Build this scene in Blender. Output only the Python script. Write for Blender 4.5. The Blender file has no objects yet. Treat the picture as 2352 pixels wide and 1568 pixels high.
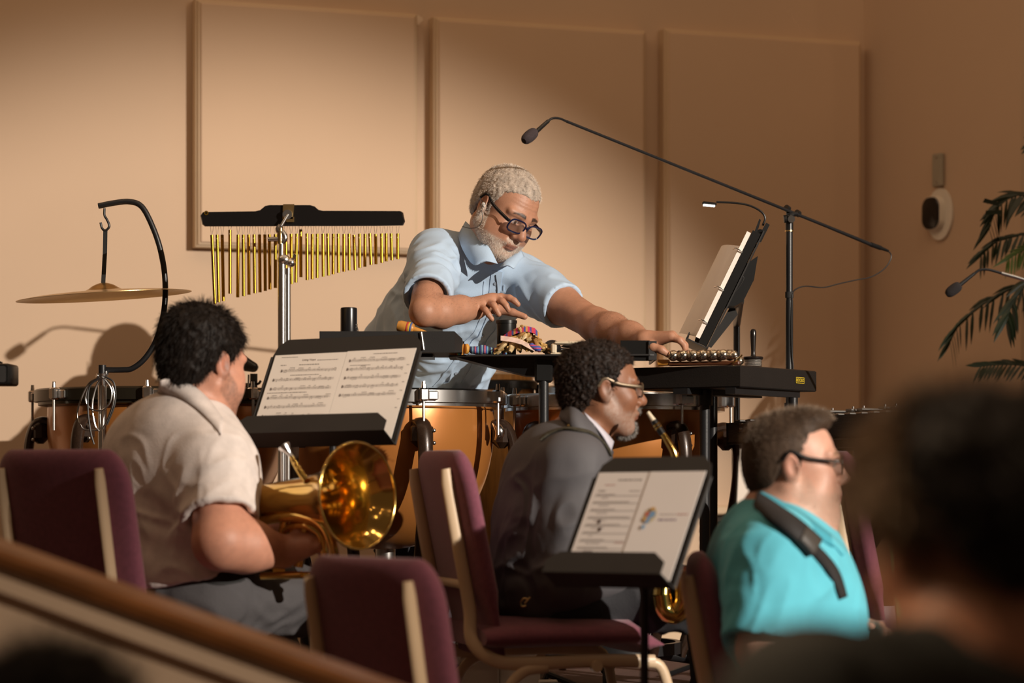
import bpy, math, random
import numpy as np
from mathutils import Vector, Matrix
from mathutils.bvhtree import BVHTree
random.seed(7)
C = bpy.context.scene.collection

# ---------------------------------------------------------------- camera, world, lights, exposure
F, YH, CZ = 5553.0, 1080.0, 0.851          # focal length in pixels, horizon row, eye height
cam_d = bpy.data.cameras.new('camera')
cam = bpy.data.objects.new('camera', cam_d)
C.objects.link(cam)
cam.location = (0, 0, CZ)
cam.rotation_euler = (math.radians(90), 0, 0)
cam_d.sensor_width = 36
cam_d.lens = 36 * F / 2352
cam_d.shift_y = (YH - 784) / 2352
cam_d.clip_end = 60
cam_d.dof.use_dof = True
cam_d.dof.focus_distance = 6.95
cam_d.dof.aperture_fstop = 2.25
bpy.context.scene.camera = cam
sc = bpy.context.scene
sc.view_settings.view_transform = 'Standard'
sc.view_settings.look = 'None'
sc.view_settings.exposure = 0.0
sc.view_settings.gamma = 1
sc.view_settings.use_curve_mapping = False
sc.cycles.use_denoising = True
sc.cycles.max_bounces = 6

world = bpy.data.worlds.new('hall')
sc.world = world
world.use_nodes = True
world.node_tree.nodes['Background'].inputs[0].default_value = (1.0, 0.60, 0.34, 1)
world.node_tree.nodes['Background'].inputs[1].default_value = 0.055

def aim(o, target):
    o.rotation_euler = (Vector(target) - o.location).to_track_quat('-Z', 'Y').to_euler()

def spot(name, loc, target, power, size, blend, color, radius):
    d = bpy.data.lights.new(name, 'SPOT')
    d.energy, d.spot_size, d.spot_blend, d.color, d.shadow_soft_size = power, math.radians(size), blend, color, radius
    o = bpy.data.objects.new(name, d)
    C.objects.link(o)
    o.location = loc
    aim(o, target)
    return o

spot('stage_spotlight', (7.38, -0.82, 3.84), (-0.32, 7.73, 0.43), 6100, 21.8, 0.5, (1.0, 0.89, 0.77), 0.035)
spot('front_spotlight', (7.9, -1.7, 4.3), (-0.75, 4.0, 0.35), 4300, 15, 0.8, (1.0, 0.84, 0.66), 0.05)
spot('listener_fill', (-0.75, 2.2, 2.4), (0.36, 1.95, 0.78), 110, 34, 0.7, (1.0, 0.72, 0.46), 0.05)  # unseen fill lamp, added only to brighten the blurred listener at front right
lamps = [(x, y, 4.8, 10.5) for y in (4.9, 5.9, 6.9) for x in (-3.8, -2.8, -1.7, -.6, .5, 1.6, 2.7, 3.8)]
lamps += [(x, y, 4.5, 3.2) for y in (-.6, 1.0, 2.6) for x in (-3.9, -2.3, -.7, .9, 2.5, 4.1)] + [(4.6, 1.0, 3.6, 12)]
for x, y, z, e in lamps:
    d = bpy.data.lights.new('house_lamp', 'POINT')
    d.energy, d.color, d.shadow_soft_size = e, (1.0, 0.66, 0.40), 0.035
    o = bpy.data.objects.new('house_lamp', d)
    C.objects.link(o)
    o.location = (x, y, z)

# ---------------------------------------------------------------- helpers
def A(*v): return np.array(v, float)
def W(px, py, d):                           # a point of the place seen at that pixel, d metres into the room
    return A((px - 1176) * d / F, d, CZ + (YH - py) * d / F)
def unit(v):
    v = np.asarray(v, float); n = np.linalg.norm(v)
    return v / n if n else v

ORG = {}
def empty(name, loc=(0, 0, 0), rz=0.0):
    o = bpy.data.objects.new(name, None)
    C.objects.link(o)
    o.location = loc
    o.rotation_euler = (0, 0, rz)
    o.empty_display_size = 0.05
    ORG[o.name] = np.array(loc, float)
    return o

def tag(o, label=None, cat=None, group=None, kind=None):
    if label: o['label'] = label
    if cat: o['category'] = cat
    if group: o['group'] = group
    if kind: o['kind'] = kind
    return o

def thing(name, label, cat, loc=(0, 0, 0), group=None, rz=0.0):
    return tag(empty(name, loc, rz), label, cat, group)

def link_mesh(name, me, mat, parent, org, label=None):
    o = bpy.data.objects.new(name, me)
    C.objects.link(o)
    if mat is not None:
        for m in (mat if isinstance(mat, (list, tuple)) else [mat]): me.materials.append(m)
    if parent is not None:
        o.parent = parent
        ORG[o.name] = ORG.get(parent.name, np.zeros(3))
    else:
        o.location = org
        ORG[o.name] = np.array(org, float)
    if label: o['label'] = label
    return o

def np_mesh(name, v, faces, mat=None, parent=None, smooth=True, angle=None, org=(0, 0, 0), col=None, label=None):
    """v (N,3) in world space; faces (M,3|4) array or list of lists."""
    v = np.asarray(v, float)
    base = ORG.get(parent.name, np.zeros(3)) if parent is not None else np.array(org, float)
    me = bpy.data.meshes.new(name)
    if isinstance(faces, np.ndarray):
        m, k = faces.shape
        me.vertices.add(len(v)); me.vertices.foreach_set('co', (v - base).astype(np.float32).ravel())
        me.loops.add(m * k); me.loops.foreach_set('vertex_index', faces.astype(np.int32).ravel())
        me.polygons.add(m)
        me.polygons.foreach_set('loop_start', np.arange(0, m * k, k, dtype=np.int32))
        me.polygons.foreach_set('loop_total', np.full(m, k, np.int32))
        me.update(calc_edges=True)
    else:
        me.from_pydata((v - base).tolist(), [], faces)
    me.validate()
    me.polygons.foreach_set('use_smooth', np.full(len(me.polygons), bool(smooth)))
    if smooth and angle is not None: me.set_sharp_from_angle(angle=math.radians(angle))
    if col is not None:
        ca = me.color_attributes.new('Col', 'FLOAT_COLOR', 'POINT')
        c4 = np.ones((len(v), 4), np.float32); c4[:, :3] = col
        ca.data.foreach_set('color', c4.ravel())
    return link_mesh(name, me, mat, parent, base, label)

def frame_axes(z):
    z = unit(z)
    x = np.cross(A(0, 0, 1) if abs(z[2]) < .9 else A(1, 0, 0), z)
    x = unit(x)
    return x, np.cross(z, x), z

def spline(pts, n=8):
    """Catmull-Rom through pts."""
    P = [np.asarray(p, float) for p in pts]
    P = [2 * P[0] - P[1]] + P + [2 * P[-1] - P[-2]]
    out = []
    for i in range(1, len(P) - 2):
        for k in range(n):
            t = k / n
            a, b, c, d = P[i - 1], P[i], P[i + 1], P[i + 2]
            out.append(.5 * ((2 * b) + (c - a) * t + (2 * a - 5 * b + 4 * c - d) * t * t + (3 * b - a - 3 * c + d) * t ** 3))
    out.append(P[-2])
    return out

class MB:
    def __init__(s): s.v, s.f = [], []
    def add(s, v, f):
        o = len(s.v)
        s.v += [tuple(map(float, p)) for p in v]
        s.f += [[i + o for i in q] for q in f]
        return s
    def box(s, c, size, R=None, bev=0.0):
        c = np.asarray(c, float); h = np.asarray(size, float) / 2
        R = np.eye(3) if R is None else np.asarray(R, float)
        if bev <= 0:
            vs = [c + R @ (h * A(x, y, z)) for x in (-1, 1) for y in (-1, 1) for z in (-1, 1)]
            return s.add(vs, [(0, 1, 3, 2), (4, 6, 7, 5), (0, 4, 5, 1), (2, 3, 7, 6), (0, 2, 6, 4), (1, 5, 7, 3)])
        b = min(bev, h.min() * .95)
        rings = []
        for z, ins in ((-h[2], b), (-h[2] + b, 0), (h[2] - b, 0), (h[2], b)):
            x, y = h[0] - ins, h[1] - ins
            q = b if ins == 0 else b * .6
            rings.append([c + R @ A(*p, z) for p in ((x - q, -y), (x, -y + q), (x, y - q), (x - q, y), (-x + q, y), (-x, y - q), (-x, -y + q), (-x + q, -y))])
        return s.loft(rings)
    def loft(s, rings, cap=True, closed=True):
        n = len(rings[0]); o = len(s.v)
        for r in rings: s.v += [tuple(map(float, p)) for p in r]
        m = n if closed else n - 1
        for i in range(len(rings) - 1):
            for j in range(m):
                a, b = o + i * n + j, o + i * n + (j + 1) % n
                s.f.append([a, b, b + n, a + n])
        if cap and closed:
            s.f.append([o + j for j in reversed(range(n))])
            s.f.append([o + (len(rings) - 1) * n + j for j in range(n)])
        return s
    def tube(s, path, r, n=10, ry=None, up=None, cap=True):
        path = [np.asarray(p, float) for p in path]
        rings, x = [], None
        for i, p in enumerate(path):
            t = unit(path[min(i + 1, len(path) - 1)] - path[max(i - 1, 0)])
            if up is not None:
                x = unit(np.cross(up, t))
            elif x is None:
                x = frame_axes(t)[0]
            else:
                x = unit(x - t * np.dot(x, t))
            y = np.cross(t, x)
            q = i / max(1, len(path) - 1)
            ra = r(q) if callable(r) else r
            rb = ra if ry is None else (ry(q) if callable(ry) else ry)
            rings.append([p + x * ra * math.cos(a) + y * rb * math.sin(a) for a in np.linspace(0, 2 * math.pi, n, endpoint=False)])
        return s.loft(rings, cap)
    def cyl(s, a, b, r, r2=None, n=16):
        r2 = r if r2 is None else r2
        return s.tube([a, b], lambda q: r + (r2 - r) * q, n)
    def lathe(s, prof, o, axis=(0, 0, 1), n=32, cap=True):
        """prof [(radius, height)] turned about axis through o."""
        x, y, z = frame_axes(axis); o = np.asarray(o, float)
        return s.loft([[o + z * h + (x * math.cos(a) + y * math.sin(a)) * max(r, 1e-5) for a in np.linspace(0, 2 * math.pi, n, endpoint=False)] for r, h in prof], cap)
    def ball(s, c, r, n=16, R=None):
        r = np.asarray(r if hasattr(r, '__len__') else (r, r, r), float); c = np.asarray(c, float)
        R = np.eye(3) if R is None else R
        m = max(6, n // 2)
        return s.loft([[c + R @ (r * A(math.sin(t) * math.cos(a), math.sin(t) * math.sin(a), -math.cos(t))) for a in np.linspace(0, 2 * math.pi, n, endpoint=False)] for t in np.linspace(.02, math.pi - .02, m)])
    def prism(s, poly, u, v, o, n, t):
        """2-D polygon in the frame u,v at o, thickness t along n."""
        o, u, v, n = (np.asarray(q, float) for q in (o, u, v, n))
        return s.loft([[o + u * a + v * b for a, b in poly], [o + u * a + v * b + n * t for a, b in poly]])
    def sheet(s, poly, u, v, o):
        o, u, v = (np.asarray(q, float) for q in (o, u, v))
        return s.add([o + u * a + v * b for a, b in poly], [list(range(len(poly)))])
    def build(s, name, mat, parent=None, smooth=True, angle=38, org=None, label=None):
        if org is None: org = np.mean(np.array(s.v), axis=0) * A(1, 1, 0) + A(0, 0, np.min(np.array(s.v)[:, 2])) if parent is None else (0, 0, 0)
        o = np_mesh(name, np.array(s.v), s.f, mat, parent, smooth, angle, org, label=label)
        return o

def rounded(w, h, r, n=4):
    pts = []
    for cx, cy, a0 in ((w - r, h - r, 0), (-w + r, h - r, 90), (-w + r, -h + r, 180), (w - r, -h + r, 270)):
        pts += [(cx + r * math.cos(math.radians(a0 + 90 * k / n)), cy + r * math.sin(math.radians(a0 + 90 * k / n))) for k in range(n + 1)]
    return pts

def copy_tree(o, parent=None):
    c = o.copy(); C.objects.link(c); c.parent = parent
    ORG[c.name] = ORG.get(o.name, np.zeros(3))
    for ch in list(o.children): copy_tree(ch, c)
    return c

_F = {}
def text_mesh(name, body, size, o, u, v, mat, parent, depth=0.0006, squeeze=1.0):
    cu = bpy.data.curves.new(name, 'FONT'); cu.body = body; cu.size = size; cu.align_x = 'CENTER'; cu.align_y = 'CENTER'
    cu.extrude = depth / 2; cu.resolution_u = 3
    tmp = bpy.data.objects.new(name, cu); C.objects.link(tmp)
    me = bpy.data.meshes.new_from_object(tmp.evaluated_get(bpy.context.evaluated_depsgraph_get()))
    bpy.data.objects.remove(tmp); bpy.data.curves.remove(cu)
    u, v = unit(u), unit(v); n = np.cross(u, v)
    co = np.empty(len(me.vertices) * 3); me.vertices.foreach_get('co', co); co = co.reshape(-1, 3)
    wv = np.asarray(o) + np.outer(co[:, 0] * squeeze, u) + np.outer(co[:, 1], v) + np.outer(co[:, 2], n)
    fs = [list(p.vertices) for p in me.polygons]
    bpy.data.meshes.remove(me)
    return np_mesh(name, wv, fs, mat, parent, smooth=False)

# ---------------------------------------------------------------- materials
MATS = {}
def mat(name, col, rough=.6, metal=0.0, var=.06, vscale=6.0, bump=0.0, bscale=80.0, spec=.5, sheen=0.0, coat=0.0, stretch=(1, 1, 1), trans=0.0, emit=None, alpha=1.0, aniso=0.0, sss=0.0, attr=False):
    if name in MATS: return MATS[name]
    m = bpy.data.materials.new(name); m.use_nodes = True
    nt = m.node_tree; b = nt.nodes['Principled BSDF']
    b.inputs['Roughness'].default_value = rough
    b.inputs['Metallic'].default_value = metal
    b.inputs['Specular IOR Level'].default_value = spec
    b.inputs['Sheen Weight'].default_value = sheen
    b.inputs['Sheen Roughness'].default_value = .4
    b.inputs['Coat Weight'].default_value = coat
    b.inputs['Coat Roughness'].default_value = .08
    b.inputs['Transmission Weight'].default_value = trans
    b.inputs['Alpha'].default_value = alpha
    if sss:
        b.inputs['Subsurface Weight'].default_value = sss
        b.inputs['Subsurface Radius'].default_value = (.012, .005, .003)
        b.inputs['Subsurface Scale'].default_value = 1.0
    if emit:
        b.inputs['Emission Color'].default_value = (*emit[:3], 1); b.inputs['Emission Strength'].default_value = emit[3]
    tc = nt.nodes.new('ShaderNodeTexCoord'); mp = nt.nodes.new('ShaderNodeMapping')
    mp.inputs['Scale'].default_value = stretch
    nt.links.new(tc.outputs['Object'], mp.inputs['Vector'])
    nz = nt.nodes.new('ShaderNodeTexNoise'); nz.inputs['Scale'].default_value = vscale; nz.inputs['Detail'].default_value = 4
    nt.links.new(mp.outputs[0], nz.inputs['Vector'])
    mx = nt.nodes.new('ShaderNodeMix'); mx.data_type = 'RGBA'; mx.blend_type = 'MULTIPLY'
    mx.inputs[0].default_value = 1.0
    rp = nt.nodes.new('ShaderNodeMapRange'); rp.inputs[1].default_value = .3; rp.inputs[2].default_value = .7
    rp.inputs[3].default_value = 1 - var; rp.inputs[4].default_value = 1 + var
    nt.links.new(nz.outputs[0], rp.inputs[0])
    nt.links.new(rp.outputs[0], mx.inputs[7])
    if attr:
        at = nt.nodes.new('ShaderNodeAttribute'); at.attribute_name = 'Col'
        nt.links.new(at.outputs['Color'], mx.inputs[6])
    else:
        mx.inputs[6].default_value = (*col, 1)
    nt.links.new(mx.outputs[2], b.inputs['Base Color'])
    if bump:
        n2 = nt.nodes.new('ShaderNodeTexNoise'); n2.inputs['Scale'].default_value = bscale; n2.inputs['Detail'].default_value = 3
        nt.links.new(mp.outputs[0], n2.inputs['Vector'])
        bp = nt.nodes.new('ShaderNodeBump'); bp.inputs['Strength'].default_value = bump; bp.inputs['Distance'].default_value = .003
        nt.links.new(n2.outputs[0], bp.inputs['Height']); nt.links.new(bp.outputs[0], b.inputs['Normal'])
    MATS[name] = m
    return m

def stripes(name, cols, scale, axis=0, rough=.8):
    """woven cloth striped along one object axis"""
    m = mat(name, (1, 1, 1), rough, var=.1, bump=.3, bscale=300)
    nt = m.node_tree
    tc = nt.nodes.new('ShaderNodeTexCoord'); sp = nt.nodes.new('ShaderNodeSeparateXYZ'); nt.links.new(tc.outputs['Object'], sp.inputs[0])
    mu = nt.nodes.new('ShaderNodeMath'); mu.operation = 'MULTIPLY'; mu.inputs[1].default_value = scale; nt.links.new(sp.outputs[axis], mu.inputs[0])
    fr = nt.nodes.new('ShaderNodeMath'); fr.operation = 'FRACT'; nt.links.new(mu.outputs[0], fr.inputs[0])
    rp = nt.nodes.new('ShaderNodeValToRGB'); rp.color_ramp.interpolation = 'CONSTANT'
    while len(rp.color_ramp.elements) < len(cols): rp.color_ramp.elements.new(.5)
    for i, c in enumerate(cols):
        rp.color_ramp.elements[i].position = i / len(cols); rp.color_ramp.elements[i].color = (*c, 1)
    nt.links.new(fr.outputs[0], rp.inputs[0])
    mx = [n for n in nt.nodes if n.type == 'MIX'][0]
    nt.links.new(rp.outputs[0], mx.inputs[6])
    return m

M_wall = mat('wall_paint', (.60, .44, .31), .85, var=.03, vscale=1.3, bump=.08, bscale=120)
M_panel = mat('panel_fabric', (.63, .455, .315), .9, var=.02, vscale=2, bump=.15, bscale=400)
M_trim = mat('trim_paint', (.62, .46, .30), .6, var=.03)
M_carpet = mat('carpet', (.10, .05, .04), .95, var=.25, vscale=40, bump=.6, bscale=300)
M_white = mat('white_paint', (.75, .70, .62), .5, var=.03)
M_blackm = mat('black_metal', (.012, .012, .013), .38, spec=.5, var=.15, bump=.05, bscale=200)
M_blackp = mat('black_powdercoat', (.015, .0135, .013), .55, var=.12, bump=.08, bscale=500)
M_black = mat('black_plastic', (.010, .010, .010), .3, var=.1)
M_rubber = mat('black_rubber', (.015, .015, .015), .8, var=.1)
M_foam = mat('mic_foam', (.045, .032, .035), .95, var=.2, vscale=200, bump=.8, bscale=700)
M_chrome = mat('chrome', (.88, .87, .86), .20, 1.0, var=.02)
M_steel = mat('steel', (.55, .54, .52), .28, 1.0, var=.05)
M_brass = mat('brass_lacquer', (.88, .58, .16), .12, 1.0, var=.05, coat=.3)
M_gold = mat('gold_anodised', (.52, .30, .035), .36, 1.0, var=.06)
M_bronze = mat('cymbal_bronze', (.68, .48, .22), .30, 1.0, var=.12, vscale=3, bump=.1, bscale=60)
M_copper = mat('kettle_copper', (.50, .19, .045), .30, .35, var=.07, vscale=4, coat=.35)
M_strut = mat('strut_brown', (.034, .018, .011), .3, .2, var=.3, vscale=300, bump=.1, bscale=600, coat=.3)
M_wood = mat('conga_wood', (.52, .26, .07), .35, var=.2, vscale=8, stretch=(12, 12, 1), coat=.3)
M_oak = mat('rail_wood', (.13, .046, .012), .38, var=.35, vscale=3, stretch=(1, 8, 8))
M_skin_hide = mat('drum_skin', (.62, .50, .36), .6, var=.08)
M_paper = mat('paper', (.90, .83, .75), .75, var=.02)
M_ink = mat('ink', (.20, .165, .15), .8, var=.02)
M_fabric = mat('burgundy_fabric', (.19, .055, .085), .9, var=.12, vscale=90, bump=.5, bscale=500, sheen=.35)
M_cream = mat('cream_enamel', (.62, .46, .30), .38, var=.05, vscale=5)
M_cable = mat('cable', (.02, .018, .017), .5)
M_glass = mat('lens_glass', (.95, .97, 1.0), .02, trans=1.0, var=0)
M_leaf = mat('leaf_green', (.010, .022, .007), .42, var=.4, vscale=9)
M_leaf2 = mat('leaf_bright', (.06, .12, .015), .45, var=.4, vscale=9)
# ---------------------------------------------------------------- distance-field modelling for bodies, clothes and hair
def smin(a, b, k):
    if k <= 0: return np.minimum(a, b)
    h = np.maximum(k - np.abs(a - b), 0) / k
    return np.minimum(a, b) - h * h * k * .25

class SDF:
    def __init__(s, lo, hi, h):
        s.lo, s.h = np.asarray(lo, float), h
        s.n = np.ceil((np.asarray(hi, float) - s.lo) / h).astype(int) + 1
        s.g = np.full(s.n, .08, np.float32)
        s.ax = [(s.lo[i] + h * np.arange(s.n[i])).astype(np.float32) for i in range(3)]
    def region(s, lo, hi):
        i0 = np.clip(np.floor((np.asarray(lo) - s.lo) / s.h).astype(int), 0, s.n)
        i1 = np.clip(np.ceil((np.asarray(hi) - s.lo) / s.h).astype(int) + 1, 0, s.n)
        sl = tuple(slice(a, b) for a, b in zip(i0, i1))
        return sl, (s.ax[0][sl[0]][:, None, None], s.ax[1][sl[1]][None, :, None], s.ax[2][sl[2]][None, None, :])
    def op(s, fn, lo, hi, k, cut=False):
        m = max(k, 0) * 2 + 3 * s.h
        sl, P = s.region(np.asarray(lo) - m, np.asarray(hi) + m)
        if 0 in s.g[sl].shape: return s
        d = fn(*P)
        s.g[sl] = -smin(-s.g[sl], d, k) if cut else smin(s.g[sl], d, k)
        return s
    def cap(s, a, b, ra, rb=None, k=.02, cut=False):
        a, b = np.asarray(a, float), np.asarray(b, float); rb = ra if rb is None else rb
        ba = b - a; L = max(float(ba @ ba), 1e-9)
        def fn(X, Y, Z):
            x, y, z = X - a[0], Y - a[1], Z - a[2]
            t = np.clip((x * ba[0] + y * ba[1] + z * ba[2]) / L, 0, 1)
            return np.sqrt((x - ba[0] * t) ** 2 + (y - ba[1] * t) ** 2 + (z - ba[2] * t) ** 2) - (ra + (rb - ra) * t)
        r = max(ra, rb)
        return s.op(fn, np.minimum(a, b) - r, np.maximum(a, b) + r, k, cut)
    def path(s, pts, rs, k=.02, cut=False):
        for i in range(len(pts) - 1): s.cap(pts[i], pts[i + 1], rs[i], rs[i + 1], k, cut)
        return s
    def ell(s, c, r, R=None, k=.02, cut=False):
        c = np.asarray(c, float); r = np.asarray(r, float)
        R = np.eye(3) if R is None else np.asarray(R, float)
        def fn(X, Y, Z):
            x, y, z = X - c[0], Y - c[1], Z - c[2]
            l = [(R[0, i] * x + R[1, i] * y + R[2, i] * z) / r[i] for i in range(3)]
            k0 = np.sqrt(l[0] ** 2 + l[1] ** 2 + l[2] ** 2)
            k1 = np.sqrt((l[0] / r[0]) ** 2 + (l[1] / r[1]) ** 2 + (l[2] / r[2]) ** 2) + 1e-6
            return k0 * (k0 - 1) / k1
        e = np.sqrt(((R * r) ** 2).sum(1))
        return s.op(fn, c - e, c + e, k, cut)
    def cone(s, a, b, ra, rb, k=.01, cut=False):
        """flat-ended tapered cylinder"""
        a, b = np.asarray(a, float), np.asarray(b, float); ba = b - a; L = float(np.linalg.norm(ba)); u = ba / L
        def fn(X, Y, Z):
            x, y, z = X - a[0], Y - a[1], Z - a[2]
            t = x * u[0] + y * u[1] + z * u[2]
            rad = np.sqrt(np.maximum(x * x + y * y + z * z - t * t, 0))
            q = np.clip(t / L, -.2, 1.2)
            return np.maximum(rad - (ra + (rb - ra) * q), np.maximum(-t, t - L))
        r = max(ra, rb)
        return s.op(fn, np.minimum(a, b) - r, np.maximum(a, b) + r, k, cut)
    def clip(s, p, n, k=.004):
        """keep what lies behind the plane (p, n)"""
        p = np.asarray(p, float); n = unit(n)
        X, Y, Z = s.ax[0][:, None, None], s.ax[1][None, :, None], s.ax[2][None, None, :]
        d = (X - p[0]) * n[0] + (Y - p[1]) * n[1] + (Z - p[2]) * n[2]
        s.g = -smin(-s.g, -d, k)
        return s
    def mesh(s):
        g = s.g; neg = g < 0
        c = neg[:-1, :-1, :-1].astype(np.int8)
        for dx, dy, dz in ((1, 0, 0), (0, 1, 0), (1, 1, 0), (0, 0, 1), (1, 0, 1), (0, 1, 1), (1, 1, 1)):
            c = c + neg[dx:g.shape[0] - 1 + dx, dy:g.shape[1] - 1 + dy, dz:g.shape[2] - 1 + dz]
        idx = np.argwhere((c > 0) & (c < 8))
        vid = np.full(c.shape, -1, np.int32); vid[tuple(idx.T)] = np.arange(len(idx))
        off = np.array([(i, j, k) for i in (0, 1) for j in (0, 1) for k in (0, 1)])
        val = np.stack([g[tuple((idx + o).T)] for o in off], 1)
        acc = np.zeros((len(idx), 3)); cnt = np.zeros(len(idx))
        for i in range(8):
            for j in range(i + 1, 8):
                if np.abs(off[i] - off[j]).sum() == 1:
                    a, b = val[:, i], val[:, j]
                    m = (a < 0) != (b < 0)
                    t = np.where(m, a / np.where(m, a - b, 1), 0)
                    acc += np.where(m[:, None], off[i] + t[:, None] * (off[j] - off[i]), 0); cnt += m
        v = s.lo + s.h * (idx + acc / cnt[:, None])
        fs = []
        for ax in range(3):
            o1, o2 = [a for a in range(3) if a != ax]
            n0 = neg; sl0 = [slice(None)] * 3; sl1 = [slice(None)] * 3
            sl0[ax] = slice(0, -1); sl1[ax] = slice(1, None)
            ch = np.argwhere(n0[tuple(sl0)] != n0[tuple(sl1)])
            ok = (ch[:, o1] > 0) & (ch[:, o2] > 0) & (ch[:, o1] < g.shape[o1] - 1) & (ch[:, o2] < g.shape[o2] - 1)
            ch = ch[ok]
            def cell(d1, d2):
                q = ch.copy(); q[:, o1] += d1; q[:, o2] += d2
                return vid[tuple(q.T)]
            q = np.stack([cell(-1, -1), cell(0, -1), cell(0, 0), cell(-1, 0)], 1)
            flip = n0[tuple(ch.T)] if ax != 1 else ~n0[tuple(ch.T)]
            q = np.where(flip[:, None], q, q[:, ::-1])
            fs.append(q)
        f = np.concatenate(fs)
        return v, f[(f >= 0).all(1)]

def normals(v, f):
    n = np.cross(v[f[:, 2]] - v[f[:, 0]], v[f[:, 3]] - v[f[:, 1]])
    vn = np.zeros_like(v)
    for i in range(4): np.add.at(vn, f[:, i], n)
    return vn / (np.linalg.norm(vn, axis=1)[:, None] + 1e-12)

def smooth_mesh(v, f, it=2, w=.5):
    for _ in range(it):
        acc = np.zeros_like(v); cnt = np.zeros(len(v))
        for i in range(4):
            np.add.at(acc, f[:, i], v[f[:, (i + 1) % 4]] + v[f[:, (i + 3) % 4]]); np.add.at(cnt, f[:, i], 2)
        v = v * (1 - w) + w * acc / np.maximum(cnt, 1)[:, None]
    return v

_rng = np.random.default_rng(5)
_perm = np.concatenate([_rng.permutation(256)] * 3); _val = _rng.uniform(-1, 1, 256)
def vnoise(p):
    p = np.asarray(p, float); i = np.floor(p).astype(int); t = p - i; t = t * t * t * (t * (t * 6 - 15) + 10); i &= 255
    out = 0
    for dx in (0, 1):
        for dy in (0, 1):
            for dz in (0, 1):
                h = _perm[_perm[_perm[i[:, 0] + dx] + ((i[:, 1] + dy) & 255)] + ((i[:, 2] + dz) & 255)]
                w = (t[:, 0] if dx else 1 - t[:, 0]) * (t[:, 1] if dy else 1 - t[:, 1]) * (t[:, 2] if dz else 1 - t[:, 2])
                out = out + w * _val[h]
    return out

def folds(v, n, amp, along, f_along=5, f_across=32, seed=0, mask=None):
    """cloth creases that run along a direction"""
    u = unit(along); p = v - np.outer(v @ u, u)
    base = p * f_across + np.outer(v @ u, u) * f_along + seed * 7.3
    base = base + .9 * vnoise(v * 9 + seed)[:, None]
    r = 1 - np.abs(vnoise(base)) * 2.2
    d = amp * np.clip(r, -.6, 1)
    if mask is not None: d = d * mask
    return v + n * d[:, None]

def near(v, c, r):
    return np.clip(1 - np.linalg.norm(v - np.asarray(c), axis=1) / r, 0, 1) ** .7

class Frame:
    """x forward, y to the person's left, z up; s scales"""
    def __init__(s, o, fwd, up=(0, 0, 1), sc=1.0):
        s.o = np.asarray(o, float); s.s = sc
        f = unit(fwd); l = unit(np.cross(up, f)); s.R = np.stack([f, l, np.cross(f, l)], 1)
    def p(s, x, y, z): return s.o + s.R @ (A(x, y, z) * s.s)
    def loc(s, v): return (v - s.o) @ s.R / s.s

def head_sdf(S, fr, nose=1.0, jaw=1.0, brow=1.0, chub=0.0, lid=1.0, neck=None, neck_r=.056, ear=1.0, mouth=1.0):
    p, R, c = fr.p, fr.R, fr.s
    E = lambda q, r, k=.02, cut=False: S.ell(p(*q), np.array(r) * c, R, k * c, cut)
    K = lambda a, b, ra, rb, k=.015, cut=False: S.cap(p(*a), p(*b), ra * c, rb * c, k * c, cut)
    E((-.016, 0, .042), (.098, .078, .083), .01)
    E((.034, 0, -.005), (.060, .064, .098), .035)
    E((.030, 0, -.066), (.056 * jaw, .056 * jaw + chub * .5, .046), .03)
    E((.076, 0, -.100), (.021, .026 * jaw, .020), .025)
    for s in (-1, 1):
        K((-.008, s * (.056 * jaw + chub), -.048), (.060, s * .022 * jaw, -.098), .022, .017, .03)
        E((.062, s * .043, -.022), (.026, .024, .024), .03)
        if chub: E((.045, s * .050, -.055), (.034, .026 + chub, .034), .03)
    if neck is not None:
        S.cap(p(-.022, 0, -.058), neck, neck_r * c, neck_r * 1.08 * c, .03)
        if chub > .008: S.cap(p(.045, 0, -.105), neck, (.040 + chub) * c, neck_r * c, .04)
    for s in (-1, 1):
        E((.101, s * .031, .010), (.019, .021, .015), .016, True)
        K((.093, s * .014, .027), (.076, s * .052, .029), .0095 * brow, .0085 * brow, .014)
    K((.090, 0, .022), (.112 + .008 * (nose - 1), 0, -.020), .0085, .012 * nose, .016)
    E((.113 + .008 * (nose - 1), 0, -.026), (.0135 * nose, .0125 * nose, .0115 * nose), None or .008)
    for s in (-1, 1):
        E((.101, s * .0135 * nose, -.031), (.012, .0085 * nose, .0085 * nose), .006)
        E((.108, s * .007, -.0395), (.006, .0035, .0035), .003, True)
        E((.0795, s * .031, .008), (.0135, .0150, .0122), .003)
        K((.0895, s * .020, .0135), (.082, s * .046, .012), .0032 * lid, .003 * lid, .003)
        K((.089, s * .021, .0005), (.082, s * .045, .001), .0026, .0024, .004)
        K((.096, s * .021, -.036), (.082, s * .034, -.062), .0028, .002, .006, True)
    E((.0935, 0, -.056), (.014, .026, .013), .014)
    E((.0985, 0, -.0605), (.0085, .021 * mouth, .0052), .005)
    E((.0965, 0, -.0715), (.0085, .018 * mouth, .0062), .005)
    K((.108, -.022 * mouth, -.0665), (.109, .0, -.0655), .0022, .0026, .003, True)
    K((.109, 0, -.0655), (.108, .022 * mouth, -.0665), .0026, .0022, .003, True)
    K((.102, -.012, -.084), (.102, .012, -.084), .004, .004, .008, True)
    for s in (-1, 1):
        a = .30 * s
        Re = R @ np.array(Matrix.Rotation(a, 3, 'Z')) @ np.array(Matrix.Rotation(-.18, 3, 'Y'))
        S.ell(p(-.010, s * .083, .000), np.array((.021, .0065, .034)) * c * ear, Re, .004 * c)
        S.ell(p(-.004, s * .079, -.024), np.array((.011, .007, .014)) * c * ear, Re, .006 * c)
        S.ell(p(-.004, s * .0905, .002), np.array((.0115, .006, .020)) * c * ear, Re, .004 * c, True)
        S.cap(p(.006, s * .081, -.006), p(.008, s * .080, -.016), .0045 * c, .0035 * c, .004 * c)

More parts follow.
